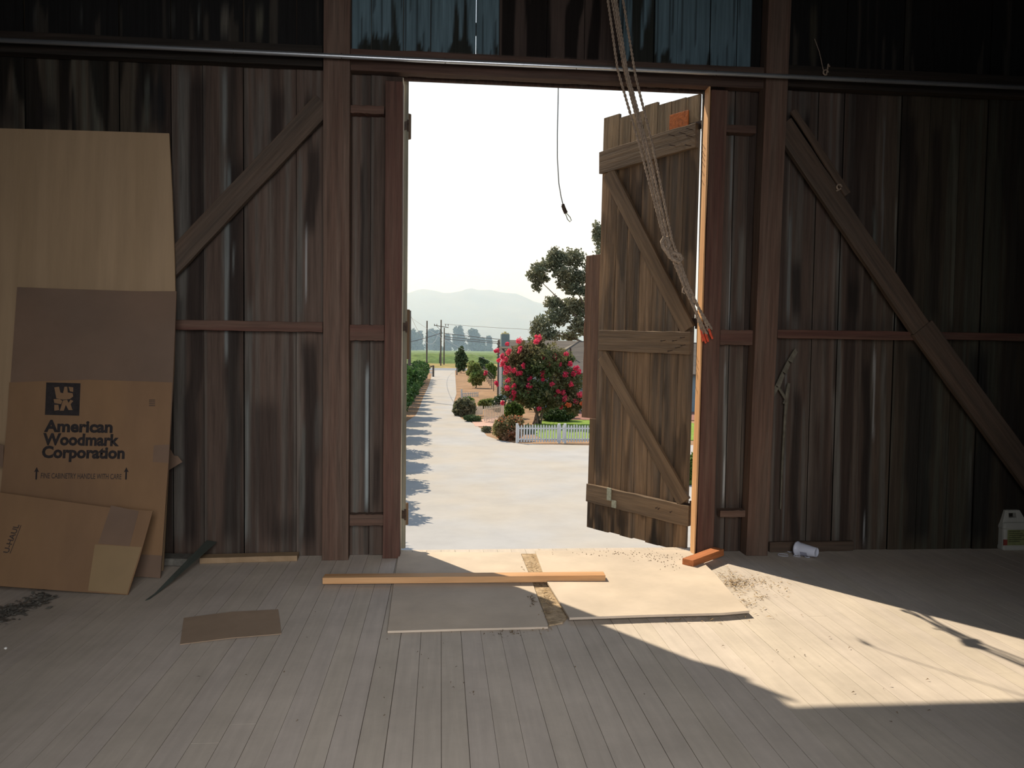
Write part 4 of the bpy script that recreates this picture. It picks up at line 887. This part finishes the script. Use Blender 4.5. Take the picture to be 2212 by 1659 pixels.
ground_poly('grass_strip', None, GZ + .03, 'drygrass', 'dry golden grass strip on the far side of the road', 'grass', pts=[(-200, 158), (-200, 205), (300, 205), (300, 158)])
ground_poly('lawn', None, GZ + .025, 'lawn', 'bright green lawn behind the white picket fence', 'lawn', pts=[(4.6, 34.3), (4.3, 38), (5.5, 44), (14, 44), (14, 34.3)])
ground_poly('patio', None, GZ + .04, 'brick', 'red brick patio strip in front of the house', 'patio', pts=[(6.5, 44.1), (6.5, 50.3), (20, 50.3), (20, 44.1)])
ground_poly('garden_path', None, GZ + .03, 'pinkpath', 'pink concrete garden path leading to the open gate', 'path', pts=[(at_G(1027, 922).x, at_G(1027, 922).y), (at_G(1019, 911).x, at_G(1019, 911).y), (at_G(1080, 905).x, 46), (at_G(1100, 905).x, 46), (at_G(1070, 922).x, at_G(1070, 922).y)])

# green field of crops with bumpy top
def crop_field(name, x0, x1, y0, y1, h, label):
    nx, ny = 60, 60; V = np.zeros((ny + 1, nx + 1, 3))
    xs = np.linspace(x0, x1, nx + 1); ys = np.linspace(y0, y1, ny + 1); XX, YY = np.meshgrid(xs, ys)
    n1 = fb(XX * .35, YY * .2, 3); ZZ = GZ + h * (.8 + .4 * n1); ZZ[0, :] = GZ
    b = MB(); vs = [(float(a_), float(c_), float(d_)) for a_, c_, d_ in zip(XX.ravel(), YY.ravel(), ZZ.ravel())]
    idx = np.arange((nx + 1) * (ny + 1)).reshape(ny + 1, nx + 1); fs = [(int(idx[j, i]), int(idx[j, i + 1]), int(idx[j + 1, i + 1]), int(idx[j + 1, i])) for j in range(ny) for i in range(nx)]
    b.add(vs, fs); o = b.build(name, 'field'); tag(o, label, 'crop', kind='stuff')
    return o
crop_field('crop_field', -60, -.35, 206, 700, 2.2, 'tall green crop field left of the field track beyond the road')
crop_field('crop_field', .25, 120, 206, 700, 2.2, 'tall green crop field right of the field track beyond the road')
# mountains
def mountain(name, Y, prof, label, depth=500):
    """ridge profile given in pixels at distance Y, with a real slope towards the viewer and behind"""
    xs = np.linspace(-500, 2600, 260); px = [p[0] for p in prof]; py = [p[1] for p in prof]
    b = MB(); rows = 24; vs = []
    for j in range(rows + 1):
        t_ = j / rows
        for x_ in xs:
            top = at_Y(x_, float(np.interp(x_, px, py)), Y); tt = 1 - abs(t_ * 2 - 1)
            zz = GZ + (top.z - GZ) * (tt ** .8) + (mnoise.noise(Vector((x_ * .011, t_ * 6, 0))) * 14 + mnoise.noise(Vector((x_ * .03, t_ * 14, 5))) * 6) * (tt * (1 - tt) * 3)
            vs.append((top.x, Y + (t_ - .5) * depth * 2, zz))
    n = len(xs); fs = [(j * n + i, j * n + i + 1, (j + 1) * n + i + 1, (j + 1) * n + i) for j in range(rows) for i in range(n - 1)]
    b.add(vs, fs); o = b.build(name, 'mountain', smooth=True); tag(o, label, 'mountain', kind='structure'); return o
mountain('mountain', 1900, [(-500, 700), (600, 650), (880, 634), (908, 624), (930, 626), (965, 634), (1000, 628), (1014, 621), (1035, 627), (1060, 626), (1085, 632), (1115, 634), (1135, 642), (1155, 652), (1175, 656), (1300, 690), (1600, 700), (2600, 690)], 'hazy pale blue mountain range on the horizon')
# haze over the valley
b = MB(); b.box(-1500, 2200, 195, 2590, GZ - .3, 200)
hz = bpy.data.materials.new('valley_haze'); hz.use_nodes = True; t = hz.node_tree; t.nodes.clear(); vo = t.nodes.new('ShaderNodeVolumeScatter'); oo = t.nodes.new('ShaderNodeOutputMaterial')
vo.inputs['Color'].default_value = (.50, .70, 1.0, 1); vo.inputs['Density'].default_value = .0012; vo.inputs['Anisotropy'].default_value = .3
t.links.new(vo.outputs[0], oo.inputs['Volume'])
ho = b.build('haze', hz); tag(ho, 'pale morning haze over the fields and mountains', 'haze', kind='stuff')

# utility poles
def pole(px, ybase, ytop, r, label, arm=None, Y=None):
    g = at_G(px, ybase) if Y is None else Vector((at_Y(px, 750, Y).x, Y, GZ)); top = at_Y(px, ytop, g.y).z
    e_ = empty('utility_pole', loc=(g.x, g.y, GZ), label=label, cat='utility pole', group='utility poles along the road'); h = top - GZ
    b = MB(); b.tube([(0, 0, 0), (0, 0, h)], [r, r * .75], 8); b.build('pole', 'polewood', parent=e_)
    if arm:
        s_ = g.y / F; b = MB(); za = h - arm[2] * s_; b.beam((arm[0] * s_, 0, za + .25), (arm[1] * s_, 0, za - .25), .16, .16); b.build('crossarm', 'polewood', parent=e_)
        b = MB(); b.tube([(arm[0] * s_ * .6, 0, za), (0, 0, za - .9)], .05, 5); b.build('arm_brace', 'polewood', parent=e_)
        for k in (arm[0] * .95, arm[0] * .6, arm[1] * .6, arm[1] * .95):
            b = MB(); b.tube([(k * s_, 0, za + .05), (k * s_, 0, za + .55)], [.07, .09], 6); b.build('insulator', 'polewood', parent=e_)
    return e_
pole(921.5, 818, 693, .11, 'bare utility pole just left of the drive end')
pole(952, 790, 691, .17, 'utility pole with wooden crossarm beyond the road', arm=(-15, 16, 14))
pole(959, 788, 708, .17, 'plain utility pole standing right next to the crossarm pole')
pole(884.5, 790, 671, .14, 'utility pole partly hidden by the left door leaf', Y=60)
def wire(P, sag, r, m, label, n=14):
    A, B_ = P; b = MB(); b.tube([A.lerp(B_, i / n) - Vector((0, 0, sag * 4 * (i / n) * (1 - i / n))) for i in range(n + 1)], r, 5)
    tag(b.build('utility_wire', m), label, 'wire', 'overhead utility wires')
wire((at_Y(884, 683, 60), at_Y(1075, 785, 62)), .35, .010, 'wire_l', 'pale service wire sloping down from the hidden left pole to the house')
wire((at_Y(884, 675, 60), at_Y(951, 705, 165)), 3.0, .015, 'wire_l', 'thin pale wire looping from the hidden left pole to the crossarm pole')
for y0, y1, l in ((720, 729.5, 'upper dark wire running right from the paired poles over the house'), (727, 735, 'middle dark wire running right from the paired poles over the house'), (732, 738, 'lowest dark wire running right from the paired poles over the house')):
    wire((at_Y(960, y0, 165), at_Y(1420, y1 + (y1 - y0) * 2.4, 165)), .6, .065, 'wire', l)
wire((at_Y(951, 720, 165), at_Y(700, 742, 165)), 1.6, .065, 'wire', 'dark wire running left from the crossarm pole')
wire((at_Y(960, 700, 165), at_Y(1400, 716, 165)), .5, .03, 'wire', 'faint topmost wire right of the crossarm pole')

# ------------------------------------------------------------------ trees
def tree(name, base, h, blobs, n, size, m, label, cat='tree', group=None, trunk_r=.15, stems=1, droop=0, shell=.5, aspect=2.0, bark='bark_t'):
    e_ = empty(name, loc=base, label=label, cat=cat, group=group)
    leaves('foliage', blobs, n, size, m, e_, droop=droop, shell=shell, aspect=aspect)
    b = MB(); bx, by = 0, 0
    cz = np.mean([q[2] for q in blobs])
    for k in range(stems):
        a_ = 6.28 * k / max(stems, 1); tgt = blobs[k % len(blobs)]
        b.tube([(trunk_r * math.cos(a_) * (stems > 1), trunk_r * math.sin(a_) * (stems > 1), 0), (tgt[0] * .3, tgt[1] * .3, cz * .5), (tgt[0], tgt[1], tgt[2])], [trunk_r, trunk_r * .7, trunk_r * .25], 7)
    b.build('trunk', bark, parent=e_, smooth=True)
    return e_
# citrus row left of the drive
ORD = ['first', 'second', 'third', 'fourth', 'fifth', 'sixth', 'seventh', 'eighth', 'ninth', 'tenth', 'eleventh', 'twelfth', 'thirteenth', 'fourteenth', 'fifteenth', 'sixteenth', 'seventeenth', 'eighteenth', 'nineteenth', 'twentieth', 'twenty-first', 'twenty-second', 'twenty-third', 'twenty-fourth', 'twenty-fifth', 'twenty-sixth', 'twenty-seventh']
yy = 17.5; i = 0
while yy < 100:
    X0 = -3.25 + R.uniform(-.15, .15) + (.0 if yy > 50 else .1) - max(0, (24 - yy)) * .03; h = R.uniform(3.0, 3.4) if yy < 48 else R.uniform(2.0, 2.3)
    bl = [(0, 0, h * .55, 1.25, 1.35, h * .42)] + [(R.uniform(-.5, .9), R.uniform(-1, 1), h * R.uniform(.4, .85), .6, .6, .55) for k in range(6)] + [(.1 * k, R.uniform(-.6, .6), h * .92, .4, .4, .35) for k in range(3)]
    tree('citrus_tree', (X0 + .35, yy, GZ), h, bl, 5200 if yy > 40 else 4200, .13, 'citrus', ORD[i] + ' dark green citrus tree, counted from the barn, in row left of driveway', 'tree', 'citrus trees lining the drive', .12)
    yy += R.uniform(3.2, 4.0); i += 1
# eucalyptus groves far away
def far_tree(px, ytop, wpx, Y, label, n=1500, lean=0):
    base = Vector((at_Y(px, 750, Y).x, Y, GZ)); top = at_Y(px, ytop, Y).z - GZ; w_ = wpx * Y / F / 2
    bl = [(R.uniform(-.4, .4) * w_, R.uniform(-.4, .4) * w_, top * R.uniform(.45, .9), w_ * R.uniform(.45, .75), w_ * .6, top * R.uniform(.12, .2)) for k in range(9)] + [(0, 0, top * .86, w_ * .5, w_ * .5, top * .14), (0, 0, top * .45, w_ * .9, w_ * .5, top * .25), (.4 * w_, 0, top * .25, w_ * .9, w_ * .5, top * .16), (-.5 * w_, 0, top * .3, w_ * .7, w_ * .5, top * .2)]
    tree('eucalyptus_tree', base, top, bl, n, 1.25, 'far', label, 'tree', 'hazy eucalyptus trees at the far field edge', .35, droop=.6, shell=.2)
for (px_, yt, w_, l) in ((893, 714, 22, 'hazy eucalyptus at far left field edge'), (905, 716, 16, 'hazy slender eucalyptus next to the far left one'), (930, 712, 26, 'hazy eucalyptus behind the leftmost bare utility pole'), (945, 716, 16, 'hazy eucalyptus left of the crossarm pole'), (966, 722, 14, 'short hazy eucalyptus right of the paired poles'), (992, 704, 34, 'tallest hazy eucalyptus right of the paired poles'), (1022, 711, 30, 'second broad hazy eucalyptus right of the tallest'), (1040, 730, 18, 'low hazy tree between the broad eucalyptus and the last slim one'), (1056, 727, 12, 'slim hazy tree at the right end of the far grove')):
    far_tree(px_, yt, w_, 560 + R.uniform(-30, 30), l)
# young trees right of the drive
def px_tree(name, px, ybase, ytop, wpx, n, size, m, label, blobs=6, Y=None, cat='tree', tr=.06, low=.04, stems=1, group=None, shell=.4, aspect=2.0):
    g = at_G(px, ybase); h = at_Y(px, ytop, g.y).z - GZ; w_ = wpx * g.y / F / 2
    bl = [(R.uniform(-.5, .5) * w_, R.uniform(-.5, .5) * w_, h * R.uniform(low + .1, .8), w_ * R.uniform(.4, .6), w_ * .5, h * .18) for k in range(blobs)] + [(0, 0, h * .82, w_ * .35, w_ * .35, h * .16), (0, 0, h * (low + .3), w_ * .7, w_ * .6, h * .26)]
    return tree(name, g, h, bl, n, size, m, label, cat, group, tr, stems=stems, shell=shell, aspect=aspect)
px_tree('young_tree', 996, 806, 746, 34, 3500, .22, 'darkleaf', 'dark green upright tree at the far right end of the drive')
px_tree('young_tree', 1028, 838, 781, 46, 4500, .12, 'youngleaf', 'pale green young tree on bare soil right of the drive')
px_tree('young_tree', 1020, 812, 778, 26, 2000, .16, 'youngleaf', 'small pale green tree behind the young tree on the soil', tr=.05)
px_tree('young_tree', 1062, 822, 783, 26, 1800, .16, 'bushgreen', 'bright green small tree left of the white house post', tr=.05)
px_tree('young_tree', 1040, 800, 770, 40, 2500, .2, 'darkleaf', 'low dark green tree row behind the pale young trees', tr=.05)
# crape myrtle (multi-stem) with pink flower clusters
gb = at_G(1160, 916); s_ = gb.y / F
cm = empty('crape_myrtle', loc=gb, label='large crape myrtle with pink flower clusters behind the picket fence', cat='tree')
def cmP(px, py, dy=0): p = at_Y(px, py, gb.y + dy); return (p.x - gb.x, p.y - gb.y, p.z - GZ)
bl = []
for (px_, py_, rp_x, rp_y) in ((1165, 850, 62, 42), (1120, 800, 36, 38), (1175, 780, 52, 42), (1225, 825, 40, 40), (1135, 760, 32, 26), (1215, 775, 30, 24), (1240, 870, 26, 28), (1110, 840, 30, 30), (1160, 740, 20, 20), (1195, 862, 40, 20), (1100, 775, 20, 22), (1145, 866, 34, 14)):
    x_, y_, z_ = cmP(px_, py_, R.uniform(-.5, .5)); bl.append((x_, y_, z_, rp_x * s_ * .9, 1.1 if rp_x > 35 else .7, rp_y * s_ * .9))
leaves('foliage', bl, 15000, .105, 'crape', cm, shell=.35)
for k, (px_, py_) in enumerate(((1120, 815), (1140, 800), (1160, 790), (1180, 800), (1200, 815), (1222, 830), (1150, 820), (1190, 840))):
    x_, y_, z_ = cmP(px_, py_, R.uniform(-.4, .4)); b = MB(); a_ = k * .8
    b.tube([(.22 * math.cos(a_), .18 * math.sin(a_), 0), (x_ * .35 + .1 * math.cos(a_), y_ * .4, z_ * .4), (x_, y_, z_)], [.055, .042, .018], 6); b.build('stem', 'bark_t', parent=cm, smooth=True)
FL = [(1159, 727), (1165, 730), (1121, 735), (1096, 743), (1123, 752), (1160, 737), (1098, 760), (1122, 757), (1075, 757), (1084, 769), (1076, 779), (1093, 776), (1087, 784), (1222, 765), (1200, 773), (1175, 771), (1130, 789), (1210, 787), (1185, 788), (1232, 785), (1243, 795), (1092, 795), (1100, 799), (1090, 805), (1110, 800), (1125, 806), (1118, 808), (1172, 806), (1223, 808), (1239, 807), (1252, 803), (1098, 820), (1072, 827), (1173, 820), (1191, 830), (1095, 838), (1110, 834), (1143, 833), (1110, 849), (1107, 858), (1113, 852), (1186, 854), (1199, 859), (1185, 866), (1215, 848), (1243, 867), (1210, 876), (1229, 875), (1086, 871), (1163, 883), (1048, 805), (1252, 852), (1143, 820), (1233, 830), (1205, 845), (1220, 860), (1256, 872), (1140, 845)]
for k, (px_, py_) in enumerate(FL):
    x_, y_, z_ = cmP(px_ + R.uniform(-1, 1), py_, R.uniform(-1.25, -.6)); r_ = R.uniform(.09, .16)
    leaves('flower_cluster', [(x_, y_, z_, r_, r_, r_ * 1.1), (x_ + R.uniform(-.1, .1), y_, z_ + R.uniform(-.12, .12), r_ * .7, r_ * .7, r_ * .7)], 130, .075, 'petal' if px_ < 1225 or py_ < 870 else 'petal_o', cm, shell=.3, aspect=1.1)
# bushes
def bush(px, ybase, ytop, wpx, n, size, m, label, name='bush', Y=None, extra=None, cat='bush'):
    g = at_G(px, ybase); h = (at_Y(px, ytop, g.y).z - GZ); w_ = wpx * g.y / F / 2; h = max(h, .3)
    e_ = empty(name, loc=(g.x, g.y + w_ * .6, GZ), label=label, cat=cat)
    bl = [(0, 0, h * .42, w_ * .85, w_ * .7, h * .5)] + [(R.uniform(-.6, .6) * w_, R.uniform(-.4, .3) * w_, h * R.uniform(.3, .75), w_ * .35, w_ * .35, h * .25) for k in range(7)]
    leaves('foliage', bl, n, size, m, e_, shell=.6); b = MB()
    for k in range(4): b.tube([(0, 0, 0), (R.uniform(-.4, .4) * w_, R.uniform(-.3, .3) * w_, h * .7)], [.03, .01], 5)
    b.build('stem', 'bark_t', parent=e_)
    if extra: leaves('flowers', [(q[0], q[1] - .15 * w_, q[2] + .05, q[3], q[4], q[5]) for q in bl], extra[1], extra[2], extra[0], e_, shell=.9, aspect=1.1)
    return e_
bush(1003, 900, 858, 56, 5200, .085, 'bushgrey', 'rounded grey-green bush at the drive edge by the small fence')
bush(1010, 890, 855, 36, 3000, .085, 'bushgreen', 'bright green top-growth bush behind the grey-green bush')
bush(1021, 912, 897, 46, 3000, .05, 'darkleaf', 'low spreading dark shrub under the small white fence')
bush(1098, 953, 899, 74, 8500, .07, 'bushred', 'reddish green flowering bush at the left end of the picket fence', extra=('petal_o', 320, .05))
bush(1050, 935, 921, 26, 900, .05, 'bushgrey', 'small dry tuft beside the pink path', name='shrub')
bush(1053, 884, 862, 46, 2600, .10, 'youngleaf', 'strappy pale green plants behind the garden gate', name='shrub')
bush(1077, 890, 853, 34, 2600, .10, 'darkleaf', 'dark shrub with pale flowers behind the garden gate', name='shrub', extra=('whiteflower', 160, .09))
bush(1110, 905, 868, 50, 3000, .10, 'bushgreen', 'green shrub below the left side of the crape myrtle', name='shrub')
bush(1205, 912, 880, 90, 4500, .09, 'darkleaf', 'dark low shrub in shade behind the lawn', name='shrub')
bush(1226, 905, 870, 40, 1800, .08, 'bushgreen', 'green shrub with coral flowers right of the crape myrtle', name='shrub', extra=('petal_o', 140, .07))
bush(1138, 938, 918, 46, 2600, .07, 'darkleaf', 'dark low plants behind the left end of the long picket fence', name='shrub')
bush(1494, 1050, 982, 44, 2500, .08, 'bushgreen', 'green shrub seen through the gap right of the open door', name='shrub')
# big tree behind the house
gt = Vector((at_Y(1300, 750, 79).x, 79, GZ)); 
bt = empty('spreading_tree', loc=gt, label='large spreading grey-green tree behind the house', cat='tree')
def btP(px, py, dy=0): p = at_Y(px, py, gt.y + dy); return (p.x - gt.x, p.y - gt.y, p.z - GZ)
bl = []; sp = 79 / F
for (px_, py_, a_, c_) in ((1198, 552, 17, 20), (1210, 560, 22, 20), (1240, 560, 26, 24), (1188, 572, 22, 16), (1165, 580, 18, 16), (1150, 594, 14, 14), (1160, 615, 12, 16), (1172, 600, 14, 14), (1215, 590, 24, 16), (1245, 600, 24, 20), (1215, 612, 16, 12), (1235, 625, 20, 14), (1256, 628, 14, 12),
        (1195, 655, 22, 18), (1230, 662, 24, 20), (1255, 668, 24, 26), (1205, 685, 30, 22), (1170, 700, 22, 20), (1155, 712, 12, 16), (1185, 725, 26, 16), (1250, 705, 24, 22), (1230, 728, 22, 10),
        (1290, 500, 12, 22), (1310, 520, 30, 40), (1300, 600, 50, 60), (1330, 680, 60, 60), (1380, 560, 70, 80)):
    x_, y_, z_ = btP(px_, py_, R.uniform(-1, 1)); bl.append((x_, y_, z_, a_ * sp, a_ * sp, c_ * sp))
leaves('foliage', bl, 30000, .17, 'euc', bt, shell=.25)
b = MB(); b.tube([(0, 0, 0), (.1, 0, 3), (0, 0, 6)], [.5, .4, .35], 10); b.build('trunk', 'bark_t', parent=bt, smooth=True)
for (P0, P1) in (((0, 0, 4.4), btP(1160, 600)), ((0, 0, 3.8), btP(1165, 705)), ((0, 0, 5), btP(1205, 560)), ((0, 0, 3), btP(1230, 725)), ((0, 0, 4.8), btP(1240, 650)), ((0, 0, 5), btP(1310, 520))):
    m_ = (Vector(P0) + Vector(P1)) / 2 + Vector((0, 0, .3)); b = MB(); b.tube([P0, tuple(m_), P1], [.2, .07, .03], 7); b.build('branch', 'bark_t', parent=bt, smooth=True)

# ------------------------------------------------------------------ house
hs = empty('farmhouse', loc=(5.7, 50, GZ), label='grey farmhouse with low hipped shingle roof behind the crape myrtle', cat='house')
def H(x, y, z): return (x - 5.7, y - 50, z - GZ)
def hmesh(name, m, faces, thick=None, parent=hs):
    b = MB()
    for f in faces: b.add([H(*p) for p in f], [tuple(range(len(f)))])
    o = b.build(name, m, parent=parent)
    if thick: s = o.modifiers.new('solid', 'SOLIDIFY'); s.thickness = thick; s.offset = 0
    return o
ez = at_Y(1150, 806, 50).z; rz = at_Y(1250, 739, 54).z; xc = at_Y(1150, 806, 50).x; xr = at_Y(1250, 739, 54).x
hmesh('front_roof', 'shingle', [[(xc, 50, ez), (24, 50, ez), (22, 54, rz), (xr, 54, rz)], [(22, 54, rz), (24, 50, ez), (24, 58, ez)], [(xr, 54, rz), (22, 54, rz), (24, 58, ez), (xc, 58, ez)]], .08)
o = hmesh('hip_roof', 'shingle_sunlit', [[(xc, 58, ez), (xc, 50, ez), (xr, 54, rz)]], .08); o['label'] = 'hip face coloured lighter as if sunlit'
b = MB(); b.tube([H(xc, 50, ez + .03), H(xr, 54, rz + .03)], .06, 6); b.tube([H(xr, 54, rz + .03), H(22, 54, rz + .03)], .06, 6); b.build('ridge_cap', 'shingle', parent=hs)
b = MB(); p = H(xc + .5, 50.5, GZ); b.box(p[0], 23.5 - 5.7, .5, 7.5, 0, ez - GZ); b.build('front_wall', 'siding', parent=hs)
# rear wing along the drive
x1 = at_Y(1081, 765, 60).x; rz2 = at_Y(1150, 736, 66).z; ez2 = at_Y(1081, 792, 60).z
hmesh('rear_roof', 'shingle', [[(4.43, 60, ez2), (16, 60, ez2), (16, 66, rz2), (4.80, 66, rz2)], [(4.80, 66, rz2), (16, 66, rz2), (16, 72, ez2), (5.3, 72, ez2)]], .08)
b = MB(); hq = ez2 - GZ; A_ = [(4.62, 60.4), (15.8, 60.4), (15.8, 71.5), (5.5, 71.5)]; b.poly([(p[0] - 5.7, p[1] - 50) for p in A_], 0, hq); b.build('rear_wall', 'siding', parent=hs)
b = MB(); b.add([H(4.62, 60.4, ez2), H(4.95, 66, rz2 - .1), H(5.5, 71.5, ez2)], [(0, 1, 2)]); b.build('gable', 'siding', parent=hs)
q = at_Y(1080, 800, 60.2); zt2 = at_Y(1080, 765, 60.2).z
b = MB(); b.box(q.x - .13 - 5.7, q.x + .12 - 5.7, 10.0, 10.25, 0, zt2 - GZ); o = b.build('corner_trim', 'white', parent=hs); o['label'] = 'white corner trim'
a_ = at_Y(1083, 735, 63); c_ = at_Y(1101, 722, 63)
b = MB(); b.box(a_.x - 5.7, c_.x - 5.7, 13, 14, a_.z - GZ - .5, c_.z - GZ); b.build('chimney', 'chim', parent=hs)
b = MB(); b.box(a_.x - 5.65, c_.x - 5.75, 13.05, 13.95, c_.z - GZ, c_.z - GZ + .1); b.box(a_.x - 5.45, c_.x - 5.95, 13.25, 13.75, c_.z - GZ + .1, c_.z - GZ + .22); b.build('chimney_cap', 'chimcap', parent=hs)
p = at_Y(1227, 755, 53); b = MB(); b.tube([H(p.x, 52, at_Y(1227, 768, 52).z - .2), H(p.x, 52, at_Y(1227, 752, 52).z)], .06, 8); b.build('vent_pipe', 'iron', parent=hs)
def hwin(px0, px1, py0, py1, Y, m, name='window'):
    a_ = at_Y(px0, py1, Y); c_ = at_Y(px1, py0, Y)
    b = MB(); b.box(a_.x - 5.7 - .08, c_.x - 5.7 + .08, Y - 50 - .06, Y - 50, a_.z - GZ - .08, c_.z - GZ + .08); f = b.build(name, 'white', parent=hs)
    b = MB(); b.box(a_.x - 5.7, c_.x - 5.7, Y - 50 - .07, Y - 50 - .02, a_.z - GZ, c_.z - GZ); b.build('pane', m, parent=f)
hwin(1222, 1250, 828, 858, 50.5, 'glassd'); hwin(1236, 1262, 872, 900, 50.5, 'door_b', 'house_door'); hwin(1130, 1165, 838, 868, 50.5, 'glassd')
# antenna-like rig and meter pole at the house corner
q = at_G(1075, 845); b = MB(); tp = at_Y(1077, 735, 58); b.tube([(tp.x, 58, GZ), (tp.x, 58, tp.z)], .07, 7)
for k in range(5): b.tube([(tp.x - .12, 58, tp.z - .3 - k * .25), (tp.x + .12, 58, tp.z - .2 - k * .25)], .04, 6)
tag(b.build('service_mast', 'polewood'), 'dark service mast at the left corner of the house', 'pole')

# ------------------------------------------------------------------ picket fences
def picket_fence(A, B_, h, n, m, label, pw=.062, posts=(0,), name='picket_fence', cat='fence', zoff=.06, post_h=1.15, rails=(.22, .80)):
    A = Vector(A); B_ = Vector(B_); e_ = empty(name, mw=frame(A, B_ - A, (-(B_ - A).y, (B_ - A).x, 0)), label=label, cat=cat); L_ = (B_ - A).length
    for k in rails:
        b = MB(); b.box(0, L_, .012, .045, h * k - .03, h * k + .03); b.build('rail', m, parent=e_)
    for i in range(n):
        x_ = L_ * (i + .5) / n; hh = h * R.uniform(.98, 1.02); b = MB(); w2 = pw / 2
        ol = [(-w2, zoff), (w2, zoff), (w2, hh - pw * .8), (0, hh), (-w2, hh - pw * .8)]
        b.add([(x_ + q[0], -.01, q[1]) for q in ol] + [(x_ + q[0], .01, q[1]) for q in ol], [(0, 1, 2, 3, 4), (9, 8, 7, 6, 5)] + [(j, j + 5, (j + 1) % 5 + 5, (j + 1) % 5) for j in range(5)])
        b.build('picket', m, parent=e_)
    for k in posts:
        b = MB(); b.box(L_ * k - .05, L_ * k + .05, -.0, .10, 0, h * post_h); b.build('post', m, parent=e_)
    return e_
p0 = at_G(1117, 958); p1 = at_G(1277, 957); p1.y = p0.y + .1
picket_fence(p0, p1, .80, 27, 'fence_w', 'long white picket fence in front of the green lawn', posts=(0, .56, .64), post_h=1.06)
p0 = at_G(1010, 899); p1 = at_G(1043, 898); picket_fence(p0, p1, .62, 8, 'fence_t', pw=.10, label='short cream picket fence between bushes left of the garden gate', posts=(0,), post_h=1.4)
p0 = at_G(1083, 906); p1 = at_G(1045, 913); picket_fence(p1, p0, .88, 11, 'fence_t', pw=.088, label='cream picket garden gate standing open over the pink path', name='garden_gate', cat='gate', posts=())
for (px_, yb, h_, l) in ((1085, 905, 1.0, 'left cream gate post beside the open garden gate'), (1098, 900, 1.35, 'taller cream gate post right of the open garden gate')):
    g = at_G(px_, yb); b = MB(); b.box(g.x - .09, g.x + .09, g.y - .09, g.y + .09, GZ, GZ + h_); b.box(g.x - .11, g.x + .11, g.y - .11, g.y + .11, GZ + h_, GZ + h_ + .05); tag(b.build('gate_post', 'fence_t'), l, 'post')
p0 = at_G(998, 860); p1 = at_G(1034, 858); picket_fence(p0, p1, .45, 9, 'fence_w', 'small low white picket edging on the bare soil', posts=(0,), post_h=1.6, pw=.08)
# wire fence with dark posts right of the drive
P = [at_G(1044, 812), at_G(1066, 845)]; wf = empty('wire_fence', loc=P[0], label='dark wire fence receding across bare soil right of the drive', cat='fence'); d_ = P[1] - P[0]
for k in range(9):
    q = d_ * (k / 8); b = MB(); b.tube([(q.x, q.y, 0), (q.x, q.y, 1.5)], .04, 6); b.build('post', 'polewood', parent=wf)
for k in range(4):
    b = MB(); b.tube([(0, 0, .35 + k * .35), (d_.x, d_.y, .35 + k * .35)], .015, 4); b.build('wire', 'polewood', parent=wf)
# gate posts and mailbox near the road end
g = at_G(936, 814); e_ = empty('farm_gate', loc=g, label='wooden rail gate post set left of the drive end', cat='gate')
b = MB(); b.box(-.13, .13, -.13, .13, 0, 1.6); b.build('post', 'polewood', parent=e_); b = MB(); b.beam((-.1, 0, 1.5), (-1.9, .5, .5), .12, .08); b.beam((-.1, 0, 1.5), (-1.9, .5, 1.5), .10, .08); b.build('rail', 'polewood', parent=e_)
g = at_G(932, 812); b = MB(); b.box(g.x - .25, g.x + .25, g.y - .7, g.y - .3, GZ + .35, GZ + .7); b.tube([(g.x, g.y - .5, GZ), (g.x, g.y - .5, GZ + .35)], .04, 6); tag(b.build('meter_box', 'white'), 'small pale box on a stake by the gate post', 'box')
g = at_G(987, 810); b = MB(); b.tube([(g.x, g.y, GZ), (g.x, g.y, GZ + 1.1)], .1, 6); tag(b.build('bollard', 'polewood'), 'dark short post at the far right edge of the drive', 'post')
print('objects', len(bpy.data.objects), 'opening', dl, dr, ZL, 'leaf', HP, FP, wleaf)
